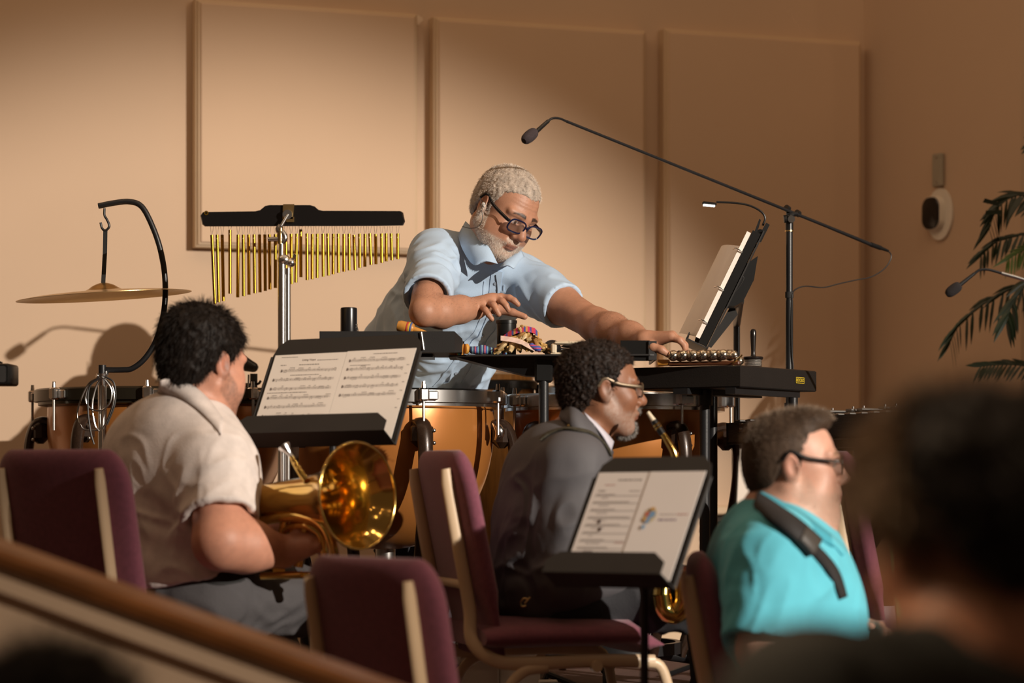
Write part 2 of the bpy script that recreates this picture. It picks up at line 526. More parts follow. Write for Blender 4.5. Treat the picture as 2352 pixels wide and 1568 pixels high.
def sm(x, a, b):
    t = np.clip((x - a) / (b - a), 0, 1); return t * t * (3 - 2 * t)

def skin_colors(v, fr, base, beard=None, beard_amt=0.0, brow=(.05, .035, .03), lip=(.42, .16, .12), ruddy=.25, iris=(.05, .03, .02), eyes=True, lo_beard=-.02, must=True):
    l = fr.loc(v); x, y, z = l.T; ay = np.abs(y)
    col = np.tile(np.array(base), (len(v), 1)).astype(float)
    nz = vnoise(v * 60); n2 = vnoise(v * 220 + 9)
    col *= (1 + .06 * nz + .05 * n2)[:, None]
    inhead = (np.linalg.norm(l * A(1, 1, .8), axis=1) < .16) & (z > -.14)
    red = np.zeros(len(v))
    for c, r in (((.115, 0, -.028), .022), ((.07, .045, -.025), .032), ((.07, -.045, -.025), .032), ((-.005, .085, .0), .04), ((-.005, -.085, 0), .04)):
        red = np.maximum(red, np.clip(1 - np.linalg.norm(l - A(*c), axis=1) / r, 0, 1))
    col = col * (1 - red[:, None] * ruddy * A(.1, .45, .5))
    mix = lambda w, c: col * (1 - w[:, None]) + w[:, None] * np.array(c)
    lips = sm(.024 - ay, 0, .006) * sm(z, -.079, -.076) * sm(-z, .055, .058) * (x > .088)
    col = mix(np.clip(lips, 0, 1) * .6, lip)
    ml_ = sm(.0016 - np.abs(z + .0663), 0, .0014) * sm(.024 - ay, 0, .004) * (x > .085)
    col = mix(np.clip(ml_, 0, 1) * .8, (.07, .025, .02))
    br = sm(.0068 - .10 * np.clip(ay - .022, 0, .04) - np.abs(z - (.0335 - 9 * (ay - .028) ** 2)), 0, .003) * sm(ay, .010, .014) * sm(.055 - ay, 0, .006) * (x > .06)
    col = mix(np.clip(br, 0, 1) * (.92 + .15 * n2.clip(-1, .4)), brow)
    if eyes:
        d = np.hypot((ay - .031) * 1.0, (z - .0055) * 2.1)
        eye = (d < .0125) & (x > .072) & (x < .104)
        w = eye.astype(float)
        col = mix(w * .85, (.55, .50, .46))
        di = np.hypot(ay - .030, z - .0055)
        col = mix(((di < .0062) & eye).astype(float), iris)
        rim = (d >= .0110) & (d < .0150) & (x > .070) & (z > .004)
        col = mix(rim.astype(float) * .7, (.05, .03, .025))
    if beard is not None:
        side = sm(.035 - np.abs(x - .012) * 0 - (z + .0), .0, .03)
        jawline = sm(-(z) - .030 - np.clip((.075 - x), 0, .08) * -.35 * 0, 0, .012)
        cheek = np.where(x > .045, -.052, np.interp(x, [-.02, .012, .03, .05], [.015, .012, -.018, -.050]))
        w = sm(cheek - z, -.002, .012) * sm(x, -.016, -.002)
        w = w * (1 - sm(.030 - ay, .0, .004) * ((z > -.083) & (z < -.052)) * (x > .085) * 1.0 * (0 if must else 1))
        lipzone = np.clip(sm(.025 - ay, 0, .005) * sm(z, -.080, -.077) * sm(-z, .0555, .058), 0, 1) * (x > .08)
        m = sm(.030 - ay, 0, .006) * sm(z, -.056, -.052) * sm(-z, .041, .045) * (x > .085)
        w = np.maximum(w, m if must else 0) * (1 - lipzone)
        w = w * ((z > -.135) & (np.linalg.norm(l - A(0, 0, -.02), axis=1) < .165))
        neckcut = sm(z - np.interp(x, [-.02, .06, .09], [-.055, -.118, -.130]), -.006, .008)
        w = w * neckcut
        col = mix(np.clip(w * beard_amt * (.8 + .45 * n2), 0, 1), beard)
        return col, w
    return col, np.zeros(len(v))

def strands(name, pts, dirs, length, width, m, parent, jitter=.35, curl=0.0, seed=1, lift=0.0):
    """thin tapered blades, three-sided outline each, as hair"""
    g = np.random.default_rng(seed); n = len(pts)
    d = dirs + g.normal(0, jitter, (n, 3)); d /= np.linalg.norm(d, axis=1)[:, None]
    side = np.cross(d, g.normal(0, 1, (n, 3))); side /= np.linalg.norm(side, axis=1)[:, None] + 1e-9
    L = length * g.uniform(.5, 1.15, n)[:, None]
    bend = np.cross(d, side) * curl * L * g.normal(0, 1, (n, 1))
    a, b = pts - side * width, pts + side * width
    m1 = pts + d * L * .55 + bend
    c, e = m1 + side * width * .8, m1 - side * width * .8
    tip = pts + d * L + bend * .4 - A(0, 0, 1) * L * lift
    t1, t2 = tip + side * width * .25, tip - side * width * .25
    v = np.stack([a, b, c, e, t1, t2], 1).reshape(-1, 3)
    o = (np.arange(n) * 6)[:, None]
    f = np.concatenate([o + np.array([[0, 1, 2, 3]]), o + np.array([[3, 2, 4, 5]])])
    return np_mesh(name, v, f, m, parent)

def cloth_strip(name, top, bot, thick, m, parent, n=6, label=None):
    """a folded band of cloth between two lines of points"""
    t = spline(top, n); b = spline(bot, n); k = len(t)
    rows = [t, [(p + q) / 2 for p, q in zip(t, b)], b]
    v, f = [], []
    for r in rows: v += [tuple(p) for p in r]
    for i in range(2):
        for j in range(k - 1): f.append([i * k + j, i * k + j + 1, (i + 1) * k + j + 1, (i + 1) * k + j])
    o = np_mesh(name, np.array(v), f, m, parent, label=label)
    md = o.modifiers.new('s', 'SOLIDIFY'); md.thickness = thick; md.offset = 0
    return o

def finger(S, pts, r0, r1, k=.006):
    n = len(pts)
    S.path(pts, [r0 + (r1 - r0) * i / (n - 1) for i in range(n)], k)
# ---------------------------------------------------------------- the setting
WA = math.radians(20)
WU, WN = A(math.cos(WA), math.sin(WA), 0), A(math.sin(WA), -math.cos(WA), 0)
def wall_d(px): return 9 / (1 - math.tan(WA) * (px - 1176) / F)
def WP(px, py, off=0.0): return W(px, py, wall_d(px)) + WN * off
CORNER = A(1.385, 9.504, 0)
RA = math.radians(33)
RU, RN = A(math.sin(RA), -math.cos(RA), 0), A(-math.cos(RA), -math.sin(RA), 0)
REND = CORNER + RU * .853

def slab(name, a, b, z0, z1, nrm, m, t=.12):
    a, b = np.asarray(a, float), np.asarray(b, float); n = unit(nrm)
    mb = MB()
    L = np.linalg.norm(b - a); u = (b - a) / L
    mb.prism([(0, z0), (L, z0), (L, z1), (0, z1)], u, A(0, 0, 1), a - n * t, n, t)
    return tag(mb.build(name, m, smooth=False), kind='structure')

slab('wall_back', A(0, 9, 0) - WU * 4.2, CORNER, -.4, 5.0, WN, M_wall)
slab('wall_right', CORNER, REND, -.4, 5.0, RN, M_wall)
slab('wall_far_right', REND, REND + A(2.6, -.25, 0), -.4, 5.0, A(-.1, -1, 0), M_wall)
# stepped floor: low front floor, stage level, percussion riser
o = MB().prism([(-6, -3), (7, -3), (7, 10.5), (-6, 10.5)], A(1, 0, 0), A(0, 1, 0), A(0, 0, -.35), A(0, 0, 1), .12).build('floor', M_carpet, smooth=False); tag(o, kind='structure')
o = MB().prism([(-4.4, 5.01), (3.4, 5.79), (3.4, 8.45), (1.9, 8.6), (1.36, 9.42), (-4.4, 7.3)], A(1, 0, 0), A(0, 1, 0), A(0, 0, -.23), A(0, 0, 1), .23).build('floor_stage', M_carpet, smooth=False); tag(o, kind='structure')
o = MB().prism([(-3.4, 6.68), (1.75, 6.68), (1.75, 8.7), (1.33, 9.4), (-3.4, 7.7)], A(1, 0, 0), A(0, 1, 0), A(0, 0, 0), A(0, 0, 1), .2).build('floor_riser', M_carpet, smooth=False); tag(o, kind='structure')
# baseboard along the back wall
mb = MB().prism([(0, .2), (3.6, .2), (3.6, .32), (0, .32)], WU, A(0, 0, 1), A(0, 9, 0) - WU * 2.2 + WN * .001, WN, .015)
tag(mb.build('baseboard_back', M_trim, smooth=False), kind='structure')

# acoustic panels: stepped frame and a fabric field, hung on the back wall
def panel(x0, x1, y0, y1, label):
    a, b = WP(x0, y0), WP(x1, y0); z1, z0 = WP(x0, y0)[2], WP(x0, y1)[2]
    L = np.linalg.norm((b - a)[:2]); o = A(a[0], a[1], 0)
    t = thing('acoustic_panel', label, 'wall panel', tuple(o + A(0, 0, z0)), 'fabric acoustic panels on the back wall')
    def slabp(name, i, d0, d1, m):
        mb = MB(); bv = .004
        rect = lambda e: [(i + e, z0 + i + e), (L - i - e, z0 + i + e), (L - i - e, z1 - i - e), (i + e, z1 - i - e)]
        P = lambda e, d: [o + WU * p + A(0, 0, q) + WN * d for p, q in rect(e)]
        mb.loft([P(0, d0), P(0, d1 - bv), P(bv, d1)])
        mb.build(name, m, t, smooth=False)
    slabp('frame', 0, .002, .056, M_trim)
    slabp('inner_frame', .007, .050, .066, M_trim)
    slabp('fabric_panel', .015, .060, .074, M_panel)
    return t
panel(441, 948, 4, 570, 'square beige acoustic panel hanging behind the chime bars, its lower edge in view')
panel(985, 1470, 44, 1010, 'tall beige acoustic panel directly behind the grey-haired man in the blue shirt')
panel(1512, 1962, 71, 1010, 'tall beige acoustic panel behind the boom microphone stand, nearest the room corner')

# patch of lighter filler above the gap between the panels
mb = MB(); pts = []
for k in range(12):
    a = k * math.tau / 12; r = 1 + .25 * math.sin(3 * a + 1)
    pts.append((.013 * r * math.cos(a), .018 * r * math.sin(a)))
mb.prism(pts, WU, A(0, 0, 1), WP(962, 46), WN, .003)
tag(mb.build('wall_patch', mat('filler', (.74, .60, .46), .8)), 'small pale filler patch on the wall between two acoustic panels', 'patch')

# louvred vent low on the back wall
t = thing('wall_vent', 'dark louvred floor vent under a beige ledge on the back wall', 'vent', tuple(WP(1655, 1320)))
a = WP(1612, 1182, 0); b = WP(1702, 1182, 0); z1 = a[2]; z0 = WP(1612, 1330)[2]; L = np.linalg.norm((b - a)[:2]); o = A(a[0], a[1], 0)
MB().prism([(0, z0), (L, z0), (L, z1), (0, z1)], WU, A(0, 0, 1), o + WN * .002, WN, .01).build('back_plate', M_rubber, t)
for k in range(8):
    zc = z0 + (k + .5) * (z1 - z0) / 8
    MB().box(o + WU * L / 2 + A(0, 0, zc) + WN * .03, (L, .03, .009), np.stack([WU, unit(WN * .8 - A(0, 0, .5)), np.cross(WU, unit(WN * .8 - A(0, 0, .5)))], 1)).build('slat', mat('vent_metal', (.10, .085, .07), .45, .3), t, smooth=False)
MB().box(o + WU * L / 2 + A(0, 0, z1 + .018) + WN * .03, (L + .02, .062, .034), np.stack([WU, WN, A(0, 0, 1)], 1), .005).build('ledge', M_trim, t)

# thermostat and cover plate on the right wall
def RP(px, py, off=0.0):
    q = (px - 1176) / F
    tt = (q * CORNER[1] - CORNER[0]) / (RU[0] - q * RU[1])
    p = CORNER + RU * tt
    return W(px, py, p[1]) + RN * off
t = thing('thermostat', 'round white thermostat with a black oval face on the right wall', 'thermostat', tuple(RP(2162, 492)))
MB().prism([(.068 * math.cos(a), .098 * math.sin(a)) for a in np.linspace(0, math.tau, 40, endpoint=False)], RU, A(0, 0, 1), RP(2162, 492, .001), RN, .010).build('backplate', M_white, t)
c = RP(2154, 491, .010)
MB().loft([[c + RU * x * s + A(0, 0, y * s) + RN * d for x, y in rounded(.050, .064, .040, 6)] for s, d in ((1, 0), (1, .020), (.97, .026))]).build('body', M_white, t)
MB().loft([[c + RU * x * s + A(0, 0, y * s) + RN * d for x, y in rounded(.046, .060, .037, 6)] for s, d in ((1, .024), (1, .029), (.93, .032))]).build('screen', mat('thermostat_glass', (.006, .006, .007), .15), t)
t = thing('cover_plate', 'narrow grey cover plate screwed to the wall above the thermostat', 'plate', tuple(RP(2160, 430)))
c = RP(2160, 391, .001)
MB().box(c + RN * .010, (.052, .020, .125), np.stack([RU, RN, A(0, 0, 1)], 1), .004).build('plate', mat('plate_grey', (.36, .32, .25), .5), t)
for dz in (-.048, .048): MB().cyl(c + RN * .019 + A(0, 0, dz), c + RN * .0225 + A(0, 0, dz), .0045).build('screw', M_steel, t)

# sloping half wall with a wooden cap, out of focus in front
ra, rb = W(-260, 1158, 4.15), W(1180, 1682, 3.85)
t = thing('sloped_half_wall', 'sloping beige half wall with a brown wooden cap across the lower left', 'half wall', (ra[0], ra[1], -.23))
u = unit(rb - ra); n = unit(np.cross(A(0, 0, 1), u) * A(1, 1, 0)); n = -n if n[1] > 0 else n; w = np.cross(u, n); w = w if w[2] > 0 else -w
prof = [(.046, -.030), (.055, -.022), (.055, -.006), (.046, .004), (-.046, .004), (-.055, -.006), (-.055, -.022), (-.046, -.030)]
MB().loft([[p + n * a + w * b for a, b in prof] for p in (ra, rb)]).build('cap_rail', M_oak, t)
MB().loft([[p + n * a + w * b for a, b in ((.040, -.072), (.047, -.064), (.047, -.029), (-.045, -.029), (-.045, -.072))] for p in (ra, rb)]).build('moulding', M_wall, t)
MB().loft([[A(*(p + n * .036 + w * -.05)), A(*(p - n * .036 + w * -.05)), A(*((p - n * .036)[:2]), -.23), A(*((p + n * .036)[:2]), -.23)] for p in (ra, rb)]).build('wall_face', M_wall, t, smooth=False)

# white moulded plinth behind the middle chair
t = thing('plinth', 'low white moulded wooden plinth behind the middle burgundy chair', 'plinth', (-.075, 6.45, 0))
MB().box((-.085, 6.45, .18), (.10, .12, .36), bev=.004).build('body', M_white, t)
MB().box((-.085, 6.45, .375), (.13, .15, .03), bev=.008).build('cap', M_white, t)
MB().box((.02, 6.52, .20), (.11, .10, .40), bev=.004).build('body', M_white, t)
MB().box((.02, 6.52, .415), (.13, .12, .03), bev=.008).build('cap', M_white, t)
# ---------------------------------------------------------------- stacking chairs (local: x forward, y left, z up)
def se(a, n): c, s = math.cos(a), math.sin(a); return (abs(c) ** (2 / n) * (1 if c >= 0 else -1), abs(s) ** (2 / n) * (1 if s >= 0 else -1))
def make_chair():
    t = thing('stacking_chair', 'x', 'chair', (0, 0, 0), 'burgundy stacking chairs of the band')
    bx = lambda z: -.205 - (z - .46) * .20 - .05 * max(0, z - .75) ** 2
    rings = []
    for z in np.concatenate([np.linspace(.40, .56, 6), np.linspace(.60, .80, 6), .80 + .10 * np.sin(np.linspace(.15, 1, 9) * math.pi / 2)]):
        q = max(0, (z - .80) / .10); w = .203 * (1 - .30 * (1 - math.sqrt(max(0, 1 - q * q * .98))))
        w *= 1 - .08 * max(0, (.56 - z) / .16)
        th = (.034 if z > .56 else .034 - .016 * min(1, (.56 - z) / .05)) * (1 if q < .5 else math.sqrt(max(.05, 1 - ((q - .5) * 1.95) ** 2)))
        rings.append([A(bx(z) + .02 + th * se(a, 2.6)[0] - .012 * (se(a, 2.6)[1]) ** 2 * -1, w * se(a, 3.2)[1], z) for a in np.linspace(0, math.tau, 28, endpoint=False)])
    MB().loft(rings).build('backrest', M_fabric, t, angle=60)
    rings = []
    for x in np.linspace(-.215, .235, 14):
        e = min(1, (.235 - x) / .06, (x + .215) / .05 + .25); th = .040 * math.sqrt(max(.03, 1 - (1 - e) ** 2)); w = .225 + .012 * math.sin((x + .2) * 7)
        zc = .440 + .010 * math.cos((x) * 5) - (.018 if x > .19 else 0)
        rings.append([A(x, w * se(a, 3)[0], zc + th * se(a, 2.4)[1] * (1.15 if se(a, 2)[1] > 0 else .8)) for a in np.linspace(0, math.tau, 28, endpoint=False)])
    MB().loft(rings).build('seat', M_fabric, t, angle=60)
    for s in (-1, 1):
        y = s * .152
        path = spline([A(bx(.855) - .012, y, .855), A(bx(.66) - .018, y, .66), A(bx(.52) - .020, y, .52), A(-.235, y * 1.12, .44), A(-.185, y * 1.32, .395), A(-.10, y * 1.4, .388), A(.08, y * 1.4, .390), A(.215, y * 1.4, .385)], 6)
        MB().tube(path, lambda q: .0165 * (1 if q > .02 else .7), 12, ry=.0085, up=A(0, 1, 0)).build('back_post', M_cream, t)
        path = spline([A(.19, y * 1.4, .386), A(.235, y * 1.4, .365), A(.262, y * 1.42, .25), A(.285, y * 1.46, .0)], 6)
        MB().tube(path, .0135, 12, ry=.009, up=A(0, 1, 0)).build('leg', M_cream, t)
        path = spline([A(-.06, y * 1.4, .378), A(-.13, y * 1.42, .362), A(-.175, y * 1.44, .28), A(-.235, y * 1.46, .0)], 6)
        MB().tube(path, .0135, 12, ry=.009, up=A(0, 1, 0)).build('leg', M_cream, t)
        MB().cyl(A(.06, y * 1.4, .378), A(.06, y * 1.4 + s * .022, .378), .014).build('bumper', M_cream, t)
    MB().tube([A(bx(.575) - .020, -.155, .575), A(bx(.575) - .020, .155, .575)], .011, 10, ry=.008, up=A(1, 0, 0)).build('crossbar', M_cream, t)
    return t
proto = make_chair(); used = [False]
def chair(x, y, z, deg, label):
    o = proto if not used[0] else copy_tree(proto)
    used[0] = True
    o.location = (x, y, z); o.rotation_euler = (0, 0, math.radians(deg)); o['label'] = label
    return o
chair(-.915, 5.85, 0, 58, 'burgundy chair behind the man in light grey, dark back at the left edge')
chair(-.105, 5.12, -.225, 45, 'empty burgundy chair in the front row below the shiny brass horn')
chair(.080, 6.04, -.0, 17, 'burgundy chair with cream frame under the man in the dark jacket')
chair(.68, 5.30, -.23, -3, 'burgundy chair behind the back of the man in the turquoise shirt')
chair(1.075, 6.28, 0, 9, 'burgundy chair beside the keyboard percussion, half hidden by the blurred head')

# ---------------------------------------------------------------- music stands
def plane_pts(TL, TR, BL):
    u = unit(TR - TL); v = TL - BL; v = unit(v - u * (v @ u)); return u, v, np.cross(u, v)
def desk_parts(t, TL, TR, BL, up_ext, lip, side=.012, m=M_blackp):
    """sheet-metal desk in the plane of the paper corners, with a trough lip"""
    u, v, n = plane_pts(TL, TR, BL)
    Wd, H = np.linalg.norm(TR - TL), np.linalg.norm(TL - BL)
    cc = .055
    poly = [(-side, -.045), (Wd + side, -.045), (Wd + side, H + up_ext - cc), (Wd + side - .01, H + up_ext - .02), (Wd - cc * .4, H + up_ext), (cc * .4, H + up_ext), (-side + .01, H + up_ext - .02), (-side, H + up_ext - cc)]
    MB().prism(poly, u, v, BL - n * .006, n, .003).build('desk', m, t, angle=30)
    for x0 in (-side, Wd + side):
        MB().tube([BL + u * x0 - v * .045 - n * .004, BL + u * x0 + v * (H + up_ext - cc) - n * .004], .004, 8).build('edge_fold', m, t)
    s0 = BL - v * .045
    MB().prism([(-side, -.006), (Wd + side, -.006), (Wd + side, lip), (-side, lip)], u, n, s0, v, .003).build('shelf', m, t)
    c = .03
    MB().prism([(-side, 0), (Wd + side, 0), (Wd + side, .030), (Wd + side - c, .052), (-side + c, .052), (-side, .030)], u, v, s0 + n * lip, n, .003).build('lip', m, t)
    return u, v, n, Wd, H
def stand_post(t, top, z0, r=.012, base=.24, name='post'):
    MB().cyl(A(top[0], top[1], z0 + .45), top, r * .78).build('post', M_blackm, t)
    MB().cyl(A(top[0], top[1], z0 + .02), A(top[0], top[1], z0 + .52), r * 1.15).build('lower_tube', M_blackm, t)
    MB().cyl(A(top[0], top[1], z0 + .50), A(top[0], top[1], z0 + .535), r * 1.5).build('collar', M_black, t)
    for k in range(3):
        a = k * math.tau / 3 + .5
        q = A(top[0] + base * math.cos(a), top[1] + base * math.sin(a), z0 + .008)
        MB().tube(spline([A(top[0], top[1], z0 + .10), A(top[0] + base * .5 * math.cos(a), top[1] + base * .5 * math.sin(a), z0 + .055), q], 5), .009, 8).build('foot', M_blackm, t)

g = random.Random(3)
def staff_print(mb, u, v, n, o, x0, x1, y, gap=.0016, notes=True, amp=1.0):
    """five staff lines with note heads, stems and beams, flat on the paper"""
    p = lambda a, b: o + u * a + v * b + n * .0004
    q = lambda a0, b0, a1, b1: mb.add([p(a0, b0), p(a1, b0), p(a1, b1), p(a0, b1)], [(0, 1, 2, 3)])
    for k in range(5): q(x0, y + k * gap, x1, y + k * gap + .00028)
    q(x0 + .002, y - .001, x0 + .0048, y + 5 * gap)
    q(x0 + .0055, y, x0 + .007, y + 3 * gap)
    x = x0 + .012
    while x < x1 - .006:
        r = g.random()
        if r < .16: q(x, y - .001, x + .0003, y + 5 * gap); x += .004; continue
        b = y + g.choice([-1, 0, 1, 2, 3, 4]) * gap
        k = g.choice([1, 2, 2, 4]); wd = .0048
        for j in range(k):
            bb = b + g.choice([-1, 0, 1]) * gap * (k > 1)
            q(x + j * wd, bb - .0007, x + j * wd + .0021, bb + .0008)
            q(x + j * wd + .0018, bb, x + j * wd + .0021, bb + .0062)
        if k > 1: q(x + .0018, b + .0055, x + (k - 1) * wd + .0021, b + .0066)
        x += k * wd + g.uniform(.003, .008)
def word_print(mb, u, v, n, o, x0, x1, y, h):
    x = x0
    while x < x1:
        L = g.uniform(.6, 2.2) * h
        mb.add([o + u * a + v * b + n * .0004 for a, b in ((x, y), (min(x + L, x1), y), (min(x + L, x1), y + h * .62), (x, y + h * .62))], [(0, 1, 2, 3)])
        x += L + h * .45

# stand of the brass player, with two open pages
TL, TR, BL = W(635, 814, 6.37), W(957, 801, 6.19), W(579, 992, 6.256)
u, v, n = plane_pts(TL, TR, BL)
mid = (TL + TR) / 2
t = thing('music_stand', 'black music stand holding two open pages of band music beside the brass horn', 'music stand', (mid[0] + .03, mid[1] + .07, 0))
u, v, n, Wd, H = desk_parts(t, TL, TR, BL, .048, .062)
pole = A(mid[0] - .035, mid[1] + .03, 0)
MB().box(A(pole[0], pole[1] - .02, TL[2] - .16), (.05, .07, .07), bev=.01).build('bracket', M_black, t)
stand_post(t, A(pole[0], pole[1], TL[2] - .13), 0)
s = tag(empty('sheet_music', tuple(BL)), 'two open pages of printed band music on the left music stand', 'sheet music')
for k, (x0, x1, nl) in enumerate(((0.0, Wd * .515, 7), (Wd * .515 + .001, Wd, 5))):
    w = x1 - x0; Hh = H + .030
    pg = MB().prism([(x0, -.032), (x1, -.032), (x1, H + (.002 if k else -.002)), (x0, H - .004 * (1 - k))], u, v, BL + n * .0005, n, .0012).build('page', M_paper, s, smooth=False)
    mb = MB(); o = BL + n * .0017
    if k == 0:
        word_print(mb, u, v, n, o, x0 + .022, x0 + .072, H - .013, .003)
        word_print(mb, u, v, n, o, x0 + w * .62, x1 - .02, H - .025, .003)
        word_print(mb, u, v, n, o, x0 + w * .38, x0 + w * .66, H - .038, .0035)
        word_print(mb, u, v, n, o, x0 + w * .12, x0 + w * .2, H - .038, .0035)
        ys = [H - .052 - i * (H - .066) / (nl - .75) for i in range(nl)]
        for i, y in enumerate(ys): staff_print(mb, u, v, n, o, x0 + (.03 if i == 0 else .014), x1 - .016, y - .006)
        word_print(mb, u, v, n, o, x0 + w * .3, x0 + w * .7, ys[0] - .018, .003)
        word_print(mb, u, v, n, o, x0 + w * .05, x0 + w * .6, ys[3] + .012, .003)
    else:
        word_print(mb, u, v, n, o, x0 + w * .4, x0 + w * .75, H - .012, .003)
        for i in range(nl): staff_print(mb, u, v, n, o, x0 + .012, x1 - .022, H - .034 - i * .0265)
        word_print(mb, u, v, n, o, x0 + w * .1, x0 + w * .4, H - .046, .0025)
        for i in range(6): word_print(mb, u, v, n, o, x1 - .014, x1 - .007, H - .05 - i * .026, .003)
    mb.build('print', M_ink, pg, smooth=False)
    if k == 0: text_mesh('title', 'Living Hope', .0085, BL + n * .002 + u * (x0 + w * .5) + v * (H - .022), u, v, M_ink, pg, .0002)
# pens lying in the trough
s0 = BL - v * .040 + n * .035
for k, (a0, a1, col, lab) in enumerate(((.015, .150, (.03, .05, .22), 'blue pen lying on the lip of the left music stand'), (.055, .185, (.5, .47, .44), 'pale grey pen lying on the lip of the left music stand'))):
    t = thing('pen', lab, 'pen', tuple(s0 + u * a0))
    b = s0 + n * (.010 * k) + v * .004
    MB().cyl(b + u * a0, b + u * a1, .0045).build('barrel', mat('pen_%d' % k, col, .35), t)
    MB().cyl(b + u * a1, b + u * (a1 + .012), .0045, .0012).build('tip', M_steel, t)

# stand in the front row with two rehearsal pages
TL, TR, BL = W(1378, 1086, 5.40), W(1624, 1083, 5.23), W(1300, 1303, 5.294)
u, v, n = plane_pts(TL, TR, BL); mid = (TL + TR) / 2
t = thing('music_stand', 'black music stand before the man in the dark jacket, holding rehearsal notes', 'music stand', (W(1480, 1300, 5.36)[0], 5.36, -.23))
u, v, n, Wd, H = desk_parts(t, TL, TR, BL, .043, .055)
pole = A(W(1480, 1300, 5.34)[0], 5.34, 0)
MB().box(A(pole[0], pole[1] - .02, TL[2] - .17), (.05, .07, .06), bev=.01).build('bracket', M_black, t)
stand_post(t, A(pole[0], pole[1], TL[2] - .14), -.23)
s = tag(empty('rehearsal_notes', tuple(BL)), 'two white pages of rehearsal notes with a small coloured logo on the front music stand', 'paper')
split = Wd * .49
for k, (x0, x1) in enumerate(((0, split + .004), (split, Wd))):
    w = x1 - x0; o = BL + n * (.0017 + .0012 * k)
    pg = MB().prism([(x0, -.03), (x1, -.03), (x1, H), (x0, H)], u, v, BL + n * (.0005 + .0012 * k), n, .0012).build('page', mat('paper_cool', (.86, .80, .76), .75, var=.02), s, smooth=False)
    mb = MB()
    if k == 0:
        word_print(mb, u, v, n, o, w * .42, w * .86, H - .022, .006)
        for i, (a, b, h) in enumerate(((.12, .25, .005), (.70, .9, .003))): word_print(mb, u, v, n, o, w * a, w * b, H - .05, h)
        y = H - .062
        for i in range(9):
            p0 = o + n * .0004
            mb.add([p0 + u * w * .08 + v * y, p0 + u * w * .93 + v * y, p0 + u * w * .93 + v * (y + .0012), p0 + u * w * .08 + v * (y + .0012)], [(0, 1, 2, 3)])
            word_print(mb, u, v, n, o, w * .10, w * g.uniform(.35, .9), y + .003, .0034)
            word_print(mb, u, v, n, o, w * .22, w * g.uniform(.3, .5), y - .006, .003)
            y -= .0195
        mb.build('print', mat('ink_grey', (.30, .27, .26), .8), pg, smooth=False)
        mb = MB()
        for a, b in ((.30, .112), (.36, .092)): mb.add([o + n * .0005 + u * (w * a + x) + v * (b + z) for x, z in ((0, 0), (.008, 0), (.008, .010), (0, .010))], [(0, 1, 2, 3)])
        mb.build('stamp', mat('ink_brown', (.06, .025, .02), .8), pg, smooth=False)
        mb = MB(); word_print(mb, u, v, n, o, w * .2, w * .40, H - .034, .003); word_print(mb, u, v, n, o, w * .75, w * .92, y + .055, .003)
        mb.build('red_print', mat('ink_red', (.50, .18, .15), .8), pg, smooth=False)
    else:
        c = o + u * (x0 + w * .26) + v * (H * .50)
        disc = lambda q, a, b, m, nm: MB().add([q + n * .0005 + u * a * math.cos(x) + v * b * math.sin(x) for x in np.linspace(0, math.tau, 14, endpoint=False)], [list(range(14))]).build(nm, m, pg, smooth=False)
        for k2, (dx, dy, a, b, m) in enumerate(((0, .010, .017, .020, mat('logo_cream', (.66, .56, .36), .8)), (-.008, .013, .006, .007, mat('logo_red', (.55, .16, .10), .8)), (.006, .012, .008, .009, mat('logo_blue', (.22, .38, .60), .8)), (-.002, -.002, .007, .009, mat('logo_blue', (0, 0, 0))), (-.009, .0, .005, .006, mat('logo_orange', (.62, .36, .10), .8)), (-.006, -.020, .0045, .006, mat('logo_teal', (.25, .42, .62), .8)), (.004, .025, .006, .005, mat('logo_orange', (0, 0, 0))))):
            disc(c + n * .0003 * k2 + u * dx + v * dy, a, b, m, 'logo_dot')
        mb = MB(); word_print(mb, u, v, n, o, x0 + w * .44, x0 + w * .76, H * .485, .0075); mb.build('logo_lettering', mat('ink_mauve', (.33, .26, .34), .8), pg, smooth=False)
        mb = MB(); word_print(mb, u, v, n, o, x0 + w * .44, x0 + w * .72, H * .545, .004); mb.build('print', mat('ink_pale', (.52, .45, .43), .8), pg, smooth=False)
        mb = MB(); word_print(mb, u, v, n, o, x0 + w * .74, x0 + w * .93, H * .545, .0045); mb.build('red_print', mat('ink_red', (0, 0, 0)), pg, smooth=False)
